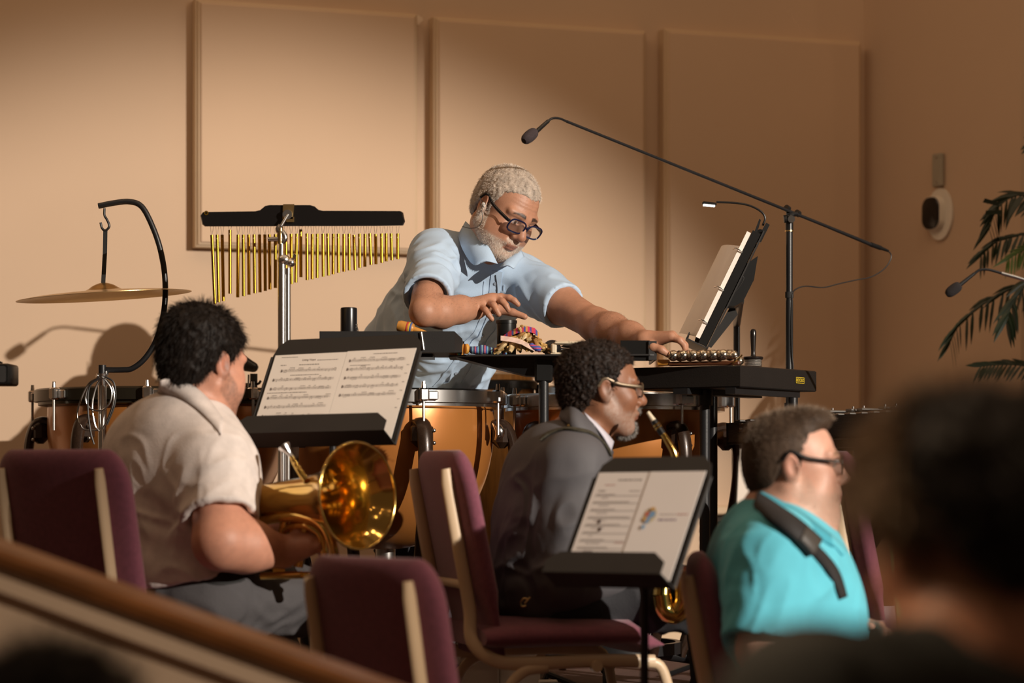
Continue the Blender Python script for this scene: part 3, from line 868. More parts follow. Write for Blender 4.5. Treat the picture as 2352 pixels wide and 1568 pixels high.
# ---------------------------------------------------------------- timpani
def timpano(px, py, d, R, angs, label, hoop, z0=.2):
    c = W(px, py, d); zr = c[2]; o = A(c[0], c[1], 0)
    t = thing('timpano', label, 'timpani', (c[0], c[1], z0), 'copper kettledrums on the riser')
    rk = R * .90
    prof = [(rk * .97, -.018), (rk * .985, -.03), (rk, -.05), (rk, -.13), (rk * .975, -.19), (rk * .92, -.255), (rk * .82, -.32), (rk * .66, -.38), (rk * .44, -.425), (rk * .2, -.447), (.001, -.452)]
    pts = spline([A(r, h, 0) for r, h in prof], 3)
    MB().lathe([(p[0], p[1]) for p in pts], c, n=72).build('kettle', M_copper, t, angle=80)
    MB().lathe([(rk * .97, -.02), (R * .955, -.006), (R * .955, .004), (.001, .006)], c, n=64, cap=False).build('drum_head', M_skin_hide, t)
    MB().lathe([(R * .955, -.030), (R, -.030), (R, .004), (R * .985, .009), (R * .955, .006)], c, n=72, cap=False).build('hoop', hoop, t, angle=30)
    MB().lathe([(rk * .99, -.046), (R * .97, -.040), (R * .97, -.031), (rk * .99, -.031)], c, n=64, cap=False).build('flesh_ring', hoop, t)
    for k in range(8):
        a = math.radians(angs[0] + 45 * k - 90); e = A(math.cos(a), math.sin(a), 0); f = A(-e[1], e[0], 0)
        R3 = np.stack([e, f, A(0, 0, 1)], 1)
        l = MB().box(c + e * (R + .010) + A(0, 0, -.010), (.028, .026, .036), R3, .004).build('lug', M_chrome, t)
        MB().box(c + e * (R + .004) + f * .030 + A(0, 0, -.012), (.010, .030, .026), R3, .003).build('clamp', M_chrome, l)
        MB().cyl(c + e * (R + .012) + A(0, 0, .006), c + e * (R + .012) + A(0, 0, .026), .007, .005, 8).build('key_rod', M_chrome, l)
        MB().cyl(c + e * (R + .012) + A(0, 0, -.12), c + e * (R + .012) + A(0, 0, -.02), .0042, n=8).build('tension_rod', M_steel, l)
    for an in angs:
        a = math.radians(an - 90); e = A(math.cos(a), math.sin(a), 0); f = A(-e[1], e[0], 0)
        prof = [(rk * .97, -.095), (rk + .025, -.088), (rk + .048, -.105), (rk + .062, -.150), (rk + .064, -.21), (rk + .055, -.30), (rk + .030, -.42), (rk - .01, -.54), (rk - .07, -.66), (rk - .11, -.78)]
        pth = spline([c + e * r + A(0, 0, z) for r, z in prof], 5)
        s = MB().tube(pth, .016, 10, ry=lambda q: .024 - .007 * q, up=f).build('strut', M_strut, t)
        MB().box(c + e * (rk + .028) + A(0, 0, -.120), (.055, .062, .075), np.stack([e, f, A(0, 0, 1)], 1), .018).build('strut_head', M_strut, s)
        for dz in (-.11, -.145): MB().ball(c + e * (rk + .045) + f * .031 + A(0, 0, dz), .006, 8).build('bolt', M_steel, s)
    zb = z0 - zr
    MB().lathe([(rk * .60, zb + .10), (rk * .66, zb + .10), (rk * .66, zb + .135), (rk * .60, zb + .135), (rk * .60, zb + .10)], c, n=40, cap=False).build('base_ring', M_blackm, t)
    for k in range(3):
        a = k * math.tau / 3 + .4; e = A(math.cos(a), math.sin(a), 0)
        MB().tube([o + A(0, 0, z0 + .12), o + e * rk * .9 + A(0, 0, z0 + .075)], .022, 10).build('base_arm', M_blackm, t)
        MB().cyl(o + e * rk * .9 + A(-.012, 0, z0 + .036), o + e * rk * .9 + A(.012, 0, z0 + .036), .035).build('caster', M_rubber, t)
    MB().cyl(o + A(0, 0, z0 + .10), c + A(0, 0, -.44), .03).build('centre_rod', M_steel, t)
    return t, c, rk
M_hoopdark = mat('hoop_dark', (.055, .045, .030), .32, .7, var=.1)
timpano(385, 903, 7.55, .41, [-90, -30, 30, 90, 150], 'large copper timpano with a dark hoop, behind the man in the light grey shirt', M_hoopdark)
tc, cc, rk = timpano(885, 906, 7.06, .352, [20, 80, 140, 200, -40], 'copper timpano with a chrome hoop below the blue-shirted man, brightly lit on one side', M_chrome)
# tuning gauge on its right side
MB().tube(spline([cc + A(.318, -.13, -.085), cc + A(.335, -.135, -.11), cc + A(.325, -.13, -.135)], 5), lambda q: .007 + .008 * math.sin(q * math.pi), 12).build('tuning_gauge', M_chrome, tc)
tc, cc, rk = timpano(1412, 915, 7.32, .342, [31, 90, -47, 150, 210], 'copper timpano behind the man in the dark jacket, partly under the percussion table', M_chrome)

# conga behind the timpani
c = W(1148, 862, 7.98); R = .118
t = thing('conga', 'wooden conga with a black rim standing behind the chrome-hooped timpano', 'drum', (c[0], c[1], .2))
MB().lathe([(R * .80, .2 - c[2]), (R * 1.0, .35 - c[2]), (R * 1.10, -.40), (R * 1.05, -.16), (R * .93, 0)], c, n=40).build('shell', M_wood, t)
MB().lathe([(R * .93, .0), (R * .92, .004), (.001, .006)], c, n=40, cap=False).build('drum_head', M_skin_hide, t)
MB().lathe([(R * 1.00, -.048), (R * 1.06, -.048), (R * 1.08, -.022), (R * 1.04, -.018), (R * 1.0, -.022)], c, n=40, cap=False).build('rim', M_black, t)
for k in range(5):
    a = math.radians(-90 + 72 * k + 12); e = A(math.cos(a), math.sin(a), 0); f = A(-e[1], e[0], 0)
    MB().prism([(-.05, 0), (.05, 0), (.016, -.035), (-.016, -.035)], f, A(0, 0, 1), c + e * R * 1.03 + A(0, 0, -.046), e, .012).build('side_plate', M_black, t)
    MB().tube([c + e * (R * 1.1) + A(0, 0, -.03), c + e * (R * 1.12) + A(0, 0, -.12)], .005, 8).build('tuning_hook', M_black, t)

# small dark drum head peeping out behind the jacketed man's hair
c = W(1292, 892, 7.9)
t = thing('bongo', 'small grey-topped dark drum just behind the hair of the man in the dark jacket', 'drum', (c[0], c[1], .2))
MB().lathe([(.065, -.06), (.07, -.02), (.07, 0), (.066, .008), (.001, .01)], c, n=28).build('shell', M_black, t)
MB().lathe([(.071, -.02), (.074, -.018), (.074, .003), (.068, .008)], c, n=28, cap=False).build('rim', M_steel, t)
MB().cyl(A(c[0], c[1], .2), c + A(0, 0, -.05), .012).build('post', M_blackm, t)

# ---------------------------------------------------------------- hanging cymbal, its stand and the coiled cable
d = 6.86
P = lambda px, py, e=0: W(px, py, d + e)
t = thing('cymbal_stand', 'chrome stand with a black curved arm from which the cymbal hangs', 'cymbal stand', (P(235, 900)[0], d, 0))
MB().tube(spline([P(226, 473), P(262, 466), P(297, 463), P(325, 474), P(348, 515), P(368, 572), P(379, 640), P(377, 710), P(361, 775), P(335, 820), P(305, 845), P(280, 849), P(236, 849)], 7), .0082, 12).build('arm', M_blackm, t)
MB().cyl(P(235, 838), P(235, 858), .011).build('socket', M_blackm, t)
MB().tube(spline([P(240, 478), P(240, 494), P(246, 505), P(251, 518), P(247, 526), P(240, 529), P(234, 523), P(231, 511)], 5), .0035, 8).build('hook', M_blackm, t)
MB().cyl(P(235, 858), P(235, 885), .017, .013).build('clamp', M_chrome, t)
for a, b in ((222, 868), (246, 862), (240, 874)): MB().cyl(P(235, b), P(a, b - 6, -.01), .006).build('wing_bolt', M_chrome, t)
MB().cyl(A(P(235, 0)[0], d, .30), P(235, 880), .0125).build('tube', M_chrome, t)
MB().cyl(A(P(235, 0)[0], d, .05), A(P(235, 0)[0], d, .40), .016).build('lower_tube', M_chrome, t)
for k in range(3):
    a = k * math.tau / 3; MB().tube([A(P(235, 0)[0], d, .34), A(P(235, 0)[0] + .26 * math.cos(a), d + .26 * math.sin(a), .21)], .009, 8).build('leg', M_chrome, t)
t = thing('cymbal', 'bronze cymbal hanging by a black strap from the curved arm', 'cymbal', tuple(P(239, 672)))
ax = unit(P(241, 640) - P(239, 676) + A(.012, -.012, 0) * .3); ax = unit(A(-.068, -.03, 1)); c = P(239, 677); RR = 200 * d / F
prof = [(.001, .034), (.012, .0335), (.030, .027), (.046, .017), (.062, .0125), (RR * .5, .0085), (RR * .8, .003), (RR, -.004)]
prof = [(p[0], p[1]) for p in spline([A(r, h, 0) for r, h in prof], 4)]
MB().lathe(prof + [(r, h - .0012) for r, h in reversed(prof)], c, ax, 96, cap=False).build('disc', M_bronze, t, angle=80)
MB().loft([[q + A(w, s, 0) for w, s in ((-.006, -.001), (.006, -.001), (.006, .001), (-.006, .001))] for q in (c + ax * .034, P(241, 580), P(242, 528))]).build('strap', M_rubber, t, smooth=False)
t = thing('cable_coil', 'loops of pale and dark cable hung on the chrome cymbal stand', 'cable', tuple(P(222, 985)))
for k, (pts, m) in enumerate((([(234, 866), (205, 880), (185, 920), (178, 955), (192, 985), (225, 988)], M_steel), ([(236, 866), (222, 885), (212, 930), (218, 975), (228, 990)], M_steel), ([(238, 866), (256, 885), (262, 915), (250, 955), (236, 985)], M_steel), ([(232, 868), (206, 884), (196, 915), (208, 938), (232, 942), (252, 925), (256, 895), (240, 870)], M_steel), ([(240, 864), (262, 880), (264, 925), (246, 975)], M_cable), ([(228, 866), (205, 890), (202, 940), (208, 990), (216, 1020)], M_cable))):
    MB().tube(spline([P(a, b, -.02 - .006 * k) for a, b in pts], 6), .0028, 6).build('loop', m, t)

# grey-black speaker corner that enters at the left edge, on a pole
c = W(-35, 861, 6.3)
t = thing('stage_monitor', 'small black box with a metallic grey front at the far left edge', 'speaker', (c[0], c[1], 0))
MB().loft([[c + A(x * s, y, z * s2) for x, z in rounded(.078, .028, .008, 3)] for s, s2, y in ((.93, .9, -.06), (1, 1, -.052), (1.0, 1, .05))]).build('body', M_black, t)
MB().loft([[c + A(x, y, z) for x, z in rounded(.068, .021, .006, 3)] for y in (-.0605, -.064)]).build('front', mat('grey_grille', (.10, .10, .10), .4, .6), t)
MB().tube(spline([c + A(-.05, -.02, .03), c + A(-.03, -.02, .036), c + A(.03, -.02, .036), c + A(.05, -.02, .03)], 4), .003, 6).build('handle', M_black, t)
MB().cyl(A(c[0], c[1], 0), c + A(0, 0, -.026), .014).build('pole', M_blackm, t)

# ---------------------------------------------------------------- chime bars
d = 6.56; sc_ = 530 / 2078
T = lambda x, y, e=0: W(430 + x * sc_, 440 + y * sc_, d + e)
ct = thing('bar_chimes', 'long black rail of hanging golden chime bars beside the grey-haired man', 'wind chimes', tuple(T(870, 320)))
poly = [(118, 215), (140, 185), (400, 181), (610, 178), (655, 168), (700, 130), (740, 122), (1110, 122), (1150, 134), (1185, 165), (1225, 174), (1925, 176), (1945, 190), (1962, 270), (1945, 305), (1700, 310), (160, 314), (135, 295)]
fr, bk = [T(x, y, -.024) for x, y in poly], [T(x, y, .024) for x, y in poly]
mid = np.mean(fr, axis=0)
MB().loft([[p + (mid - p) * .012 + A(0, -.006, 0) for p in fr], fr, bk]).build('rail', mat('black_lacquer', (.008, .007, .007), .25, coat=.3), ct, angle=50)
MB().lathe([(.003, 0), (.006, 0), (.006, .002), (.003, .002)], T(172, 192, -.030), (0, -1, 0), 14, cap=False).build('eyelet', M_gold, ct)
bars = [(222, 250, 390, 1010), (270, 284, 388, 995), (315, 326, 388, 985), (385, 385, 345, 918), (459, 455, 388, 951), (505, 508, 388, 940), (553, 556, 387, 927), (602, 609, 386, 914), (651, 656, 386, 906), (699, 703, 386, 893), (740, 745, 385, 880), (794, 794, 384, 867), (842, 842, 383, 855), (888, 892, 382, 843), (936, 940, 381, 832), (986, 978, 380, 818), (1022, 1024, 341, 770), (1077, 1080, 378, 795), (1127, 1126, 382, 788), (1172, 1170, 380, 776), (1222, 1226, 380, 765), (1265, 1272, 378, 755), (1316, 1314, 380, 743), (1360, 1362, 380, 730), (1411, 1410, 382, 720), (1457, 1460, 380, 708), (1500, 1512, 390, 706), (1552, 1553, 380, 685), (1602, 1600, 381, 675), (1644, 1655, 377, 658), (1696, 1700, 382, 653), (1750, 1752, 378, 640), (1791, 1792, 377, 627), (1837, 1842, 377, 617), (1895, 1896, 378, 607)]
for k, (x0, x1, y0, y1) in enumerate(bars):
    e = .012 * (-1 if k % 2 else 1)
    b = MB().cyl(T(x1, y1, e), T(x0, y0, e), .0046, n=10).build('chime_bar', M_gold, ct)
    MB().cyl(T(x0, y0 + 34, e - .0052), T(x0, y0 + 34, e - .004), .0018, n=8).build('cord_hole', M_cream, b)
    for s in (-14, 14): MB().cyl(T(x0, y0 + 34, e), T(x0 + s, 312, e), .00045, n=4).build('cord', mat('cord', (.35, .27, .2), .7), b)
t = thing('chime_stand', 'chrome double-tube stand that carries the golden chime bars', 'stand', (T(855, 1000)[0], d, 0))
MB().prism([(-.014, -.020), (.014, -.020), (.018, .020), (-.012, .020)], A(1, 0, 0), A(0, 0, 1), T(905, 180, -.034), A(0, -1, 0), .003).build('clamp_plate', M_bronze, t)
MB().prism([(-.011, -.006), (.010, -.006), (.010, .008), (-.011, .008)], A(1, 0, 0), A(0, 0, 1), T(930, 255, -.034), A(0, -1, 0), .003).build('clamp_plate', M_bronze, t)
MB().cyl(T(902, 205, -.034), T(902, 205, -.046), .013).build('clamp_knob', M_steel, t)
MB().tube([T(908, 205, -.044), T(845, 310, -.05)], .0045, 10).build('rod', M_chrome, t)
MB().tube(spline([T(845, 305, -.05), T(820, 345, -.05), T(860, 375, -.05), T(880, 420, -.05), T(850, 460, -.05)], 5), .0085, 10).build('tilter', M_chrome, t)
MB().cyl(T(725, 430, -.05), T(880, 425, -.05), .0055, .008).build('wing_bolt', M_chrome, t)
MB().cyl(T(838, 470, -.05), T(838, 330, -.05), .0085).build('tilter_post', M_bronze, t)
MB().cyl(T(845, 640, -.05), T(848, 460, -.05), .0075).build('upper_tube', M_chrome, t)
MB().ball(T(870, 615, -.05), (.018, .016, .016)).build('joint', M_chrome, t)
MB().ball(T(935, 640, -.055), (.012, .012, .012)).build('joint_cap', M_chrome, t)
MB().tube(spline([T(925, 620, -.06), T(955, 600, -.062), T(972, 560, -.064)], 4), .004, 8).build('joint_wing', M_chrome, t)
MB().cyl(T(905, 745, -.05), T(905, 690, -.05), .009).build('ferrule', M_chrome, t)
bt = T(853, 600, -.05)
MB().cyl(A(bt[0], bt[1], .05), T(853, 610, -.05), .0115).build('main_tube', M_chrome, t)
b2 = T(906, 700, -.05)
MB().cyl(A(b2[0], b2[1], .25), T(906, 700, -.05), .0075).build('side_tube', M_steel, t)
for k in range(3):
    a = k * math.tau / 3 + .5; MB().tube([A(bt[0], bt[1], .25), A(bt[0] + .16 * math.cos(a), bt[1] + .16 * math.sin(a), .009)], .009, 8).build('leg', M_chrome, t)

# ---------------------------------------------------------------- percussion trays and table
def tray_post(t, p, z0, r=.014):
    MB().cyl(A(p[0], p[1], z0), p, r).build('post', M_blackm, t)
    for k in range(3):
        a = k * math.tau / 3 + .3; MB().tube([A(p[0], p[1], z0 + .09), A(p[0] + .2 * math.cos(a), p[1] + .2 * math.sin(a), z0 + .009)], .009, 8).build('foot', M_blackm, t)
# left tray: a desk laid flat with its lip towards the band
zt = 1.178
t = thing('percussion_tray', 'black flat tray behind the left music stand, holding the black shaker tube', 'tray', (-.34, 6.80, .2))
x0, x1 = W(735, 0, 6.66)[0], W(1061, 0, 6.66)[0]
MB().box(((x0 + x1) / 2, 6.80, zt), (x1 - x0, .31, .005)).build('plate', M_blackp, t, smooth=False)
MB().loft([[A(x, y, z) for y, z in ((6.650, zt - .002), (6.645, zt - .002), (6.640, zt + .055), (6.645, zt + .055))] for x in (x0, x1 - .10, x1 - .02)]).build('lip', M_blackp, t, smooth=False)
MB().loft([[A(x1 - .02, 6.645, zt), A(x1 - .02, 6.645, zt + .055), A(x1 - .02, 6.650, zt + .055), A(x1 - .02, 6.650, zt)], [A(x1, 6.70, zt), A(x1, 6.70, zt + .038), A(x1 - .004, 6.70, zt + .038), A(x1 - .004, 6.70, zt)], [A(x1, 6.95, zt), A(x1, 6.95, zt + .030), A(x1 - .004, 6.95, zt + .030), A(x1 - .004, 6.95, zt)]]).build('end_flange', M_blackp, t, smooth=False)
MB().cyl(A(x1 - .105, 6.638, zt + .004), A(x1 - .112, 6.638, zt + .052), .0045).build('corner_edge', M_steel, t)
MB().prism(rounded(.072, .010, .008), A(1, 0, 0), A(0, 0, 1), A(W(812, 0, 6.95)[0], 6.955, zt + .050), A(0, -1, 0), .006).build('back_stop', M_blackm, t)
MB().box(((x0 + x1) / 2, 6.955, zt + .022), (x1 - x0, .006, .044)).build('back_edge', M_blackp, t)
MB().loft([[A(xx, yy, zz) for xx, yy in ((-.40, 6.72), (-.22, 6.72), (-.22, 6.9), (-.40, 6.9))] for zz in (zt - .012, zt - .003)]).build('bracket', M_black, t)
tray_post(t, A(-.62 + .03, 6.9, zt - .003), .2)
# middle tray
zm = 1.170
t = thing('percussion_tray', 'black flat desk tray in the middle, holding the shell rattle and the cream clapper', 'tray', (.09, 6.78, .2))
xa, xb = W(1030, 0, 6.7)[0], W(1508, 0, 6.66)[0]
MB().prism([(xa, 6.72), (xa + .05, 6.66), (xb - .02, 6.63), (xb, 6.64), (xb, 6.93), (xa + .05, 6.94), (xa, 6.90)], A(1, 0, 0), A(0, 1, 0), A(0, 0, zm - .004), A(0, 0, 1), .004).build('plate', M_blackp, t, smooth=False)
MB().loft([[A(xa + .02, 6.72, zm - .004), A(xb - .1, 6.68, zm - .004), A(xb - .1, 6.90, zm - .004), A(xa + .02, 6.90, zm - .004)], [A(.04, 6.74, zm - .055), A(.18, 6.74, zm - .058), A(.18, 6.84, zm - .058), A(.04, 6.84, zm - .055)]]).build('under_bracket', M_blackm, t, angle=20)
MB().box((.088, 6.72, zm - .038), (.05, .03, .075), bev=.006).build('clamp', M_black, t)
MB().prism([(0, 0), (.085, 0), (.085, .050), (.080, .056), (0, .056)], A(1, 0, 0), A(0, 0, 1), A(xb - .10, 6.644, zm - .018), A(0, 1, 0), .004).build('lip', mat('gloss_black', (.012, .012, .012), .18), t, smooth=False)
MB().box((xb - .004, 6.78, zm + .010), (.005, .28, .052)).build('end_flange', M_blackm, t)
MB().box((xb - .012, 6.640, zm + .010), (.022, .008, .052)).build('corner', M_blackp, t)
tray_post(t, A(.088, 6.72, zm - .06), .2)
# table with the yellow badge
Ct = W(1700, 838, 6.55); a_, b_ = unit(A(.257, .40, 0)), unit(A(-.40, .257, 0))
La, Lb = .475, .36
t = thing('percussion_table', 'thick black percussion table with a yellow badge, holding sleigh bells and cabasa', 'table', (Ct[0], Ct[1], .2))
z1 = Ct[2]; zz = Ct[2] - .060
rect = lambda e: [Ct * A(1, 1, 0) + a_ * e + b_ * e, Ct * A(1, 1, 0) + a_ * (La - e) + b_ * e, Ct * A(1, 1, 0) + a_ * (La - e) + b_ * (Lb - e), Ct * A(1, 1, 0) + a_ * e + b_ * (Lb - e)]
MB().loft([[p + A(0, 0, z) for p in rect(e)] for e, z in ((.003, zz), (0, zz + .003), (0, z1 - .003), (.003, z1))]).build('top', mat('table_black', (.010, .008, .007), .5, var=.15, bump=.25, bscale=300), t, angle=25)
nb = unit(np.cross(a_, A(0, 0, 1)))
bo = Ct + a_ * (La * .77) + A(0, 0, -.030) + nb * .0005
MB().prism(rounded(.0270, .0085, .002), a_, A(0, 0, 1), bo, nb, .0012).build('badge', mat('badge_black', (.02, .018, .01), .4), t, smooth=False)
ring_o, ring_i = rounded(.0270, .0085, .002), rounded(.0258, .0073, .0015)
mb = MB(); k = len(ring_o); q = lambda p: bo + a_ * p[0] + A(0, 0, p[1]) + nb * .0016
mb.add([q(p) for p in ring_o] + [q(p) for p in ring_i], [(i, (i + 1) % k, k + (i + 1) % k, k + i) for i in range(k)]).build('badge_border', mat('badge_yellow', (.70, .50, .03), .5), t, smooth=False)
text_mesh('badge_lettering', 'HERCULES', .0125, bo + nb * .0014, a_, A(0, 0, 1), mat('badge_yellow', (0, 0, 0)), t, .0006, .86)
mid = rect(0); cen = sum(mid) / 4
MB().box(cen + A(0, 0, zz - .008) + a_ * -.02, (La * .95, .045, .016), np.stack([a_, b_, A(0, 0, 1)], 1)).build('support_bar', M_blackm, t)
MB().box(Ct * A(1, 1, 0) + a_ * (La * .42) + b_ * .03 + A(0, 0, zz - .009), (La * .84, .03, .018), np.stack([a_, b_, A(0, 0, 1)], 1)).build('support_bar', M_blackm, t)
pl = W(1619, 900, 6.72)
MB().cyl(A(pl[0], pl[1], .2), A(pl[0], pl[1], zz - .002), .0145).build('leg', M_blackm, t)
MB().cyl(A(pl[0], pl[1], zz - .045), A(pl[0], pl[1], zz - .002), .021).build('leg_socket', M_black, t)
MB().cyl(A(pl[0], pl[1], .2), A(pl[0], pl[1], .62), .019).build('leg_sleeve', M_blackm, t)
for q, p in ((1, mid[1] - a_ * .05 + b_ * .05), (2, mid[2] - a_ * .05 - b_ * .05)):
    MB().cyl(A(p[0], p[1], .2), A(p[0], p[1], zz), .0145).build('leg', M_blackm, t)
for k in range(3):
    a = k * math.tau / 3; MB().tube([A(pl[0], pl[1], .34), A(pl[0] + .10 * math.cos(a), pl[1] + .10 * math.sin(a) - .0, .209)], .008, 8).build('foot', M_blackm, t)

# ---------------------------------------------------------------- small percussion on the trays
ztop = zt + .003
p = A(W(801, 0, 6.80)[0], 6.80, ztop)
t = thing('shaker_tube', 'tall black cylinder standing on the left tray with a bead chain at its side', 'percussion', tuple(p))
MB().lathe([(.0225, 0), (.0235, .003), (.0235, .122), (.0225, .127), (.018, .128), (.017, .10), (.001, .10)], p, n=32).build('tube', mat('tube_black', (.009, .009, .010), .28), t)
for k in range(19): MB().ball(p + A(.0245 + .0016 * math.sin(k), -.006, .004 + k * .0042), .0023, 6).build('bead', M_steel, t)

t = thing('maraca', 'wooden shaker with red and yellow bands lying on the left tray', 'maraca', tuple(W(945, 762, 6.78)))
q = W(936, 750, 6.78); ax = unit(A(.75, -.12, -.16))
mb = MB().lathe([(.001, -.030), (.014, -.028), (.0165, -.02), (.0165, .012), (.013, .018)], q + A(0, 0, -.003), ax, 24).build('head', mat('amber_wood', (.55, .25, .05), .4, var=.2, vscale=40), t)
for k, c in enumerate(((.5, .05, .03), (.62, .40, .04), (.08, .12, .30))): MB().lathe([(.0170, -.002 + .005 * k), (.0174, 0 + .005 * k), (.0174, .002 + .005 * k), (.0168, .0035 + .005 * k)], q + A(0, 0, -.003), ax, 24, cap=False).build('band', mat('band_%d' % k, c, .6), t)
MB().tube([q + A(0, 0, -.003) + ax * .015, q + A(0, 0, -.010) + ax * .065], lambda s: .0085 - .002 * s, 12).build('handle', mat('amber_wood', (0, 0, 0)), t)

t = thing('maraca', 'striped wooden rattle wedged against the end of the left tray', 'maraca', tuple(W(1056, 812, 6.70)))
q = W(1056, 803, 6.72)
MB().lathe([(.001, -.03), (.016, -.028), (.0185, -.012), (.0185, .008)], q, unit(A(1, -.25, -.1)), 22).build('head', mat('amber_wood', (0, 0, 0)), t)
for k, c in enumerate(((.5, .05, .03), (.62, .40, .04), (.1, .35, .28), (.05, .06, .1))): MB().lathe([(.0189, .004 * k - .008), (.0193, .0055 * k - .009 + .003), (.0187, .004 * k - .004)], q, unit(A(1, -.25, -.1)), 22, cap=False).build('band', mat('band2_%d' % k, c, .6), t)

zs = zm + .0005
M_woven = stripes('woven_dark', [(.03, .025, .03), (.03, .05, .20), (.25, .45, .48), (.03, .04, .16), (.45, .10, .12), (.04, .06, .25), (.12, .30, .40)], 38, 0)
M_woven2 = stripes('woven_bright', [(.55, .03, .10), (.06, .08, .30), (.60, .30, .08), (.62, .04, .12), (.10, .05, .28), (.55, .06, .06)], 30, 0)
def lump(name, centers, m, parent, h=.0035, k=.008, nz=.003, seed=0):
    lo = np.min([np.array(c) - r for c, r in centers], 0) - .02; hi = np.max([np.array(c) + r for c, r in centers], 0) + .02
    S = SDF(lo, hi, h)
    for c, r in centers: S.ell(c, r, None, k)
    v, f = S.mesh(); n = normals(v, f)
    v = v + n * (nz * vnoise(v * 90 + seed))[:, None]
    v[:, 2] = np.maximum(v[:, 2], zs)
    return np_mesh(name, v, f, m, parent)
q = lambda px, py, e=0: W(px, py, 6.73 + e)
t = thing('woven_bracelet', 'striped blue and black woven pouch with an orange end, lying left of the shell rattle', 'pouch', tuple(q(1100, 812)))
lump('cloth', [(q(1090, 803), (.022, .018, .012)), (q(1112, 803), (.020, .02, .013)), (q(1135, 808), (.020, .02, .010)), (q(1150, 812), (.018, .02, .006))], M_woven, t, seed=3)
MB().lathe([(.012, -.005), (.0145, -.003), (.0145, .004), (.012, .006), (.001, .007)], q(1072, 801), unit(A(-1, -.3, 0)), 18).build('end_ring', mat('orange_cloth', (.62, .30, .05), .7), t)

gq = random.Random(11)
t = thing('shell_rattle', 'heap of tan seed-shell rattles tied with a red and pink woven strap', 'rattle', tuple(q(1198, 812)))
M_shell = [mat('shell_%d' % k, c, .45, var=.35, vscale=60) for k, c in enumerate(((.42, .24, .07), (.52, .34, .13), (.33, .17, .05), (.55, .40, .20)))]
for k in range(125):
    x = gq.uniform(-1, 1); yy = gq.uniform(-1, 1); hh = (1 - x * x * .95) * (1 - .5 * yy * yy)
    c = q(1199 + 56 * x, 812) + A(0, .045 * yy + .01, .006 + .062 * hh * gq.uniform(.15, 1))
    ax = unit(A(gq.uniform(-.7, .7) + x * .5, gq.uniform(-.8, .1), gq.uniform(-1, .2)))
    L = gq.uniform(.022, .036); b, e, z = frame_axes(ax)
    path = [c - z * L * .5, c - z * L * .2 + b * .004, c + z * L * .15 + b * .004, c + z * L * .5]
    path = [A(p_[0], p_[1], max(p_[2], zs + .005)) for p_ in path]
    MB().tube(path, lambda s: .0035 + .0045 * math.sin(math.pi * min(1, s * .8 + .1)), 8, ry=lambda s: .0025 + .003 * math.sin(math.pi * min(1, s * .8 + .1))).build('shell', gq.choice(M_shell), t)
MB().loft([[q(px, py, e) + A(0, w, 0) + A(0, 0, dz) for w, dz in ((-.030, -.012), (0, .005), (.030, -.010))] for px, py, e in ((1155, 775, .01), (1172, 763, .01), (1192, 755, .01), (1212, 753, .01), (1228, 757, .015), (1238, 768, .02))], cap=False, closed=False).build('strap', M_woven2, t)
MB().loft([[q(px, py, -.045) + A(0, w * .4, 0) + A(0, 0, dz) for w, dz in ((-.012, -.006), (0, .004), (.012, .008))] for px, py in ((1150, 777), (1175, 780), (1198, 786), (1216, 796), (1228, 802))], cap=False, closed=False).build('strap_end', mat('pale_cloth', (.62, .45, .38), .8, var=.2, vscale=80), t)
lump('strap_knot', [(q(1232, 800, -.04), (.012, .012, .010)), (q(1222, 793, -.04), (.008, .01, .008))], stripes('woven_knot', [(.05, .08, .35), (.5, .05, .12), (.06, .10, .30)], 120, 2), t)

p = A(W(1163, 0, 6.83)[0], 6.84, zs)
t = thing('cup', 'black cup standing behind the shell rattle under the hovering hand', 'cup', tuple(p))
MB().lathe([(.026, 0), (.0275, .004), (.0285, .095), (.0305, .096), (.0305, .104), (.0285, .105), (.027, .10), (.025, .01), (.001, .008)], p, n=36).build('body', M_black, t)

t = thing('maraca', 'black ball-headed maraca behind the cream clapper', 'maraca', tuple(A(*W(1268, 812, 6.86)[:2], zs)))
cb = A(*W(1268, 0, 6.86)[:2], zs + .026)
MB().ball(cb, (.026, .026, .025), 24).build('head', M_black, t)
MB().tube([cb, cb + A(.10, .05, -.012)], .007, 10).build('handle', M_black, t)

t = thing('clapper', 'cream clapper machine with dark castanets beside the shell rattle', 'percussion', tuple(A(*W(1305, 812, 6.72)[:2], zs)))
M_ivory = mat('ivory_plastic', (.74, .63, .46), .4)
o = A(*W(1305, 0, 6.72)[:2], zs)
MB().box(o + A(.005, 0, .034), (.088, .05, .008), bev=.003).build('top_board', M_ivory, t)
MB().box(o + A(0, .012, .004), (.10, .06, .008), bev=.003).build('base_board', M_ivory, t)
for x in (-.040, .045): MB().box(o + A(x, 0, .018), (.016, .04, .030), bev=.004).build('end_block', M_ivory, t)
for z in (.013, .025): MB().ball(o + A(.006, -.008, z), (.027, .024, .005), 18).build('castanet', M_black, t)

# sleigh bells on their handle
zb = Ct[2] + .0008
t = thing('sleigh_bells', 'row of shiny sleigh bells on a wooden handle with an orange end', 'sleigh bells', tuple(A(*W(1605, 0, 6.6)[:2], zb)))
s0, s1 = A(*W(1512, 0, 6.66)[:2], zb + .010), A(*W(1702, 0, 6.572)[:2], zb + .010)
u = unit(s1 - s0); L = np.linalg.norm(s1 - s0)
MB().tube([s0 + u * .001, s0 + u * .010, s0 + u * .026, s0 + u * .031], lambda s: .0095 - .001 * s, 14).build('grip', mat('orange_wood', (.62, .26, .04), .3, coat=.3), t)
MB().box(s0 + u * (.031 + (L - .034) / 2) + A(0, 0, -.004), (L - .034, .018, .012), np.stack([u, np.cross(A(0, 0, 1), u), A(0, 0, 1)], 1), .003).build('handle', mat('dark_wood', (.09, .03, .012), .35), t)
wv = np.cross(A(0, 0, 1), u)
